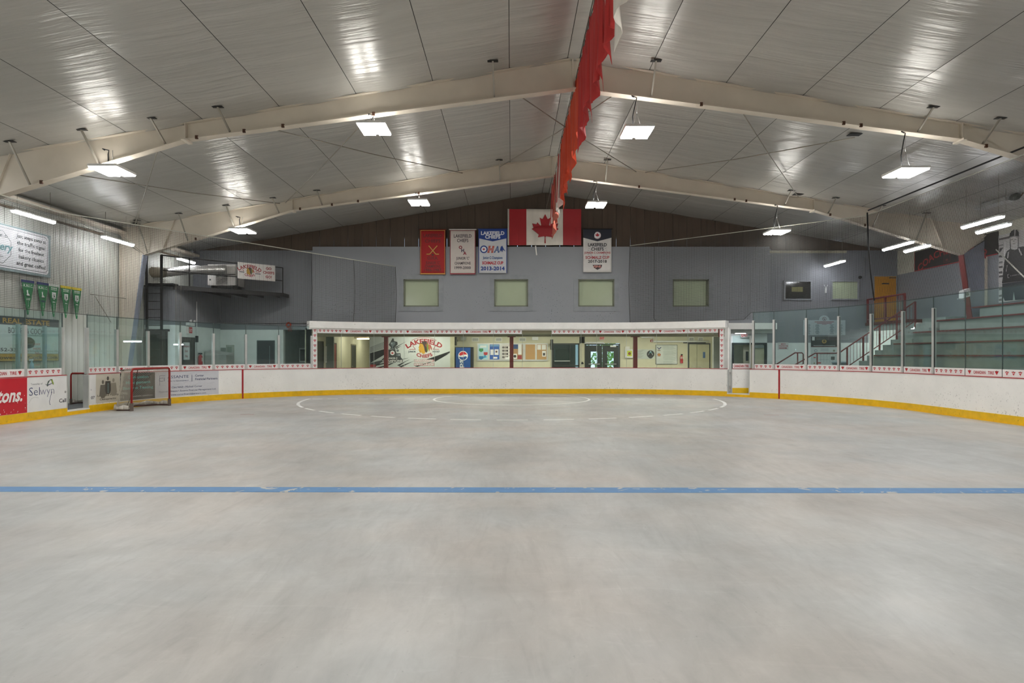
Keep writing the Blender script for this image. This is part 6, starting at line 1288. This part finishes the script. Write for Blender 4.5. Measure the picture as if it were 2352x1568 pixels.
p.poly([Q(780, 490), Q(785, 480), Q(790, 700), Q(765, 720)], '#d8d7d5', 0)
K = '#1b1a1b'
p.poly([Q(870, 590), Q(1058, 560), Q(1160, 600), Q(1190, 760), Q(1180, 1060), Q(740, 1115), Q(760, 900), Q(790, 680), Q(815, 630)], K, 1)
p.poly([Q(745, 1118), Q(1180, 1060), Q(1180, 1350), Q(780, 1375), Q(745, 1290)], '#2b3138', 1)
p.poly([Q(875, 560), Q(880, 600), Q(930, 612), Q(975, 598), Q(978, 540)], '#b9b6b3', 2)
p.poly([Q(866, 430), Q(870, 500), Q(885, 545), Q(925, 565), Q(960, 550), Q(978, 510), Q(988, 430), Q(960, 410), Q(900, 415)], '#c6c3c0', 3)
p.poly([Q(848, 440), Q(860, 370), Q(885, 330), Q(925, 305), Q(965, 310), Q(990, 345), Q(1002, 410), Q(995, 425), Q(930, 408), Q(870, 430)], '#201f20', 4)
p.poly([Q(930, 308), Q(945, 306), Q(945, 400), Q(932, 402)], '#b5b2b0', 5); p.poly([Q(855, 420), Q(930, 398), Q(998, 405), Q(998, 417), Q(930, 410), Q(858, 436)], '#8a8787', 5)
for ex in (896, 946): p.poly([Q(ex-16, 455), Q(ex+12, 448), Q(ex+12, 456), Q(ex-15, 463)], '#4a4444', 4)
p.poly([Q(918, 460), Q(924, 458), Q(930, 492), Q(914, 495)], '#a39e9b', 4); p.poly([Q(905, 518), Q(945, 512), Q(943, 520), Q(908, 525)], '#6f6664', 4)
p.line([Q(868, 440), Q(870, 590), Q(838, 720)], .03, '#4a4748', 4); p.line([Q(985, 430), Q(990, 580), Q(1040, 690)], .035, '#5a5758', 4); p.line([Q(838, 640), Q(832, 735)], .05, '#a9a6a4', 5); p.line([Q(995, 590), Q(1042, 690)], .05, '#a9a6a4', 5)
c = Q(915, 1000); p.line([Q(850, 975), Q(828, 980), Q(828, 1028), Q(850, 1026)], .018, '#a9a6a4', 3); [p.rect(c[0]-.12+.06*k, c[1], c[0]-.09+.06*k, c[1]+.035, '#8f8c8b', 3) for k in range(8)]
p.line([Q(820, 840), Q(803, 940)], .03, '#8a8787', 3); p.poly([Q(905, 1365), Q(918, 1240), Q(940, 1362)], '#8f9a96', 3); p.done()
t = thing('radiant_heater', 'tube heater with burner hung above the bleachers', 'heater', (14.7, 18.8, 5.75)); a = Vector(W(2248, 478, 19.2)); b = Vector(W(2322, 455, 18.1)); 
MB().tube([a, b], .055, 10).build('heater_tube', mat('heater_steel', '#7d766a', .4, metal=.5), t)
g = MB(); o_ = Vector((0, 0, .02)); g.hexa([a+Vector((-.17, 0, -.06)), a+Vector((.17, 0, -.06)), b+Vector((.17, 0, -.06)), b+Vector((-.17, 0, -.06)), a+Vector((-.05, 0, .09)), a+Vector((.05, 0, .09)), b+Vector((.05, 0, .09)), b+Vector((-.05, 0, .09))]); g.build('reflector', ALU, t)
MB().lathe([(.07, 0), (.1, -.08), (.1, -.2), (.07, -.26)], (b.x, b.y-.02, b.z), 14, 'y').build('burner', mat('burner_dark', '#3c4038', .5), t)
MB().tube([b+Vector((.12, -.2, 0)), b+Vector((.2, -.3, .2)), b+Vector((.28, -.3, .25)), (b.x+.3, b.y-.3, roof(b.x+.3)-.02)], .018, 6).build('gas_pipe', mat('pipe_rust', '#6a5436', .6), t)
g = MB()
for q in (.15, .5, .85): v = a.lerp(b, q); g.tube([v, (v.x, v.y, roof(v.x)-.02)], .006, 5)
g.build('hanging_wire', WIRE, t)
x_, y_, z_ = W(2217, 674, 21.25); t = thing('column_speaker', 'white speaker on a bracket at the red column', 'loudspeaker', (x_, y_, z_)); MB().hexa([(x_-.13, y_-.1, z_-.17), (x_+.1, y_-.1, z_-.1), (x_+.1, y_+.12, z_-.1), (x_-.13, y_+.12, z_-.17), (x_-.13, y_-.1, z_+.1), (x_+.1, y_-.1, z_+.18), (x_+.1, y_+.12, z_+.18), (x_-.13, y_+.12, z_+.1)]).build('cabinet', mat('box_white', '#d5d8d8'), t); MB().lathe([(.06, 0), (.05, -.015)], (x_, y_-.1, z_-.03), 14, 'y').build('driver', mat('vent_grey', '#7f857d'), t); MB().box(x_-.26, y_-.02, z_-.2, x_, y_+.02, z_-.17).build('bracket', mat('box_white', '#d5d8d8'), t)
t = thing('stay_rod', 'pale rod slanting across the player portrait', 'rod', (15.5, 19, 4.5)); MB().tube([W(2288, 573, 20.2), W(2352, 636, 18.6), W(2420, 705, 17.2)], .02, 6).build('rod', CABLEW, t)

# ================================================================== NETTING above the glass
def net(label, pts_fn, n, rows, band=1, r=.0031):
    """pts_fn(k) -> (bottom, top) for column k; twines are thin three-sided cords"""
    cols2 = [pts_fn(k/n) for k in range(n+1)]; t = thing('safety_net', label, 'netting', cols2[n//2][0]); g = MB()
    def seg(a, b):
        a, b = Vector(a), Vector(b); d = (b-a).normalized(); up = Vector((0, 0, 1)) if abs(d.z) < .9 else Vector((0, 1, 0)); u = d.cross(up).normalized()*r; v = u.cross(d).normalized()*r; k = len(g.v)
        for q in (a, b): g.v += [tuple(q+u), tuple(q-u*.5+v*.87), tuple(q-u*.5-v*.87)]
        for i in range(3): j = (i+1) % 3; g.f.append((k+i, k+j, k+3+j, k+3+i)); g.sm.append(False)
    for (b, tp) in cols2: seg(b, tp)
    st = max(1, n//70); ks = list(range(0, n, st))+[n]
    for j in range(rows+1):
        v = j/rows
        for a, b in zip(ks, ks[1:]): seg(Vector(cols2[a][0]).lerp(Vector(cols2[a][1]), v), Vector(cols2[b][0]).lerp(Vector(cols2[b][1]), v))
    g.build('mesh', NETM, t, fix=False, kind='stuff'); return t, cols2
sA = -(SL0+ARC+7.5)                       # near end of the siding side net
sBend = -(SL0+ARC+1.4); sEndL = s_at(908)
bendT = Vector((XL, 16.0, 5.3)); endT = Vector(W(915, 613, 25.7))
def netL(f):
    s = sA+(sEndL-sA)*f; b = B(s, 2.72, -.05) if s < sH0-.1 else B(s, 2.95, -.05)
    if s < sBend: x, y, *_ = rim(s); return b, (XL, y, 5.3)
    x, y, *_ = rim(s); k = x/y; q = (k*bendT.y-bendT.x)/((endT.x-bendT.x)-k*(endT.y-bendT.y)); return b, tuple(bendT.lerp(endT, min(1, max(0, q))))
t, cl = net('fine black safety net above the glass on the siding side', netL, 520, 62)
MB().tube([cl[0][1]]+[cl[k][1] for k in range(20, 521, 50)]+[cl[-1][1]], .014, 6).build('net_cable', CABLEW, t)
MB().tube([cl[k][0] for k in range(0, 521, 8)], .008, 5).build('bottom_rope', ROPE, t)
for k in (430, 475): MB().tube([Vector(cl[k][0]), Vector(cl[k][0]).lerp(Vector(cl[k][1]), .5)+Vector((.06, -.05, 0)), Vector(cl[k][1])], .009, 5).build('seam_rope', ROPE, t)
MB().tube([Vector(cl[-1][0]), Vector(cl[-1][0]).lerp(Vector(cl[-1][1]), .5)+Vector((.05, 0, 0)), Vector(cl[-1][1])], .01, 5).build('seam_rope', ROPE, t)
sStR = s_at(1447); sBR = s_at(CX+F*XR/20.2); sER = SR0+ARC+8
bT = Vector((XR, 20.2, 6.14)); sT = Vector(W(1440, 565, 25.7))
def netR(f):
    s = sStR+(sER-sStR)*f; b = B(s, 3.2, -.05) if s > sGR1 else B(s, 2.95, -.05)
    if s > sBR:
        y = max(rim(s)[1], -9); f_ = (s-sBR)/(sER-sBR); return b, (XR, 20.2+(rim(sER)[1]-20.2)*f_, 6.14)
    x, y, *_ = rim(s); k = x/y; q = (k*sT.y-sT.x)/((bT.x-sT.x)-k*(bT.y-sT.y)); return b, tuple(sT.lerp(bT, min(1, max(0, q))))
t, cr = net('fine black safety net above the glass on the bleacher side', netR, 560, 80)
MB().tube([cr[k][1] for k in range(0, 561, 20)], .013, 6).build('net_cable', CABLEW, t); MB().tube([Vector(cr[k][1])+Vector((0, 0, .16)) for k in range(int(560*(sBR-sStR)/(sER-sStR))+2, 561, 20)], .022, 6).build('upper_cable', BLACK, t)
MB().tube([cr[k][0] for k in range(0, 561, 8)], .008, 5).build('bottom_rope', ROPE, t)
MB().tube([Vector(cr[0][0]), Vector(cr[0][0]).lerp(Vector(cr[0][1]), .5)+Vector((-.05, 0, 0)), Vector(cr[0][1])], .01, 5).build('seam_rope', ROPE, t)
MB().tube([W(1992, 488, 20.0), W(1994, 560, 20.0), W(2000, 630, 20.0), W(2008, 690, 20.0)], .022, 6).build('drop_rope', BLACK, t)
MB().tube([W(1503, 566, 25.5), W(1503, 640, 25.5), W(1502, 730, 25.5), W(1506, 737, 25.5)], .01, 5).build('seam_rope', ROPE, t)

# strip lights added low in the siding-side walkway to brighten the lower walls
for (pa, pb, py, Yq, lab) in ((286, 323, 784, 20.3, 'added low strip light brightening the wall by the tapered column'), (401, 419, 791, 21.6, 'added low strip light brightening the wall before the emergency door')):
    xa, _, zq = W(pa, py, Yq); xb3 = W(pb, py, Yq)[0]; t = thing('strip_light', lab, 'strip light', ((xa+xb3)/2, Yq, zq))
    MB().box(xa, Yq-.05, zq-.02, xb3, Yq+.05, zq+.015).build('tube', emis('added_strip_glow', '#f4faff', 45), t); MB().box(xa-.02, Yq-.06, zq+.015, xb3+.02, Yq+.06, zq+.05).build('housing', mat('lamp_white', '#d8d8d4'), t)
    g = MB(); [g.tube([(q, Yq, zq+.05), (q, Yq, roof(q)-.02)], .004, 4) for q in (xa+.05, xb3-.05)]; g.build('hanging_wire', WIRE, t, kind='stuff')
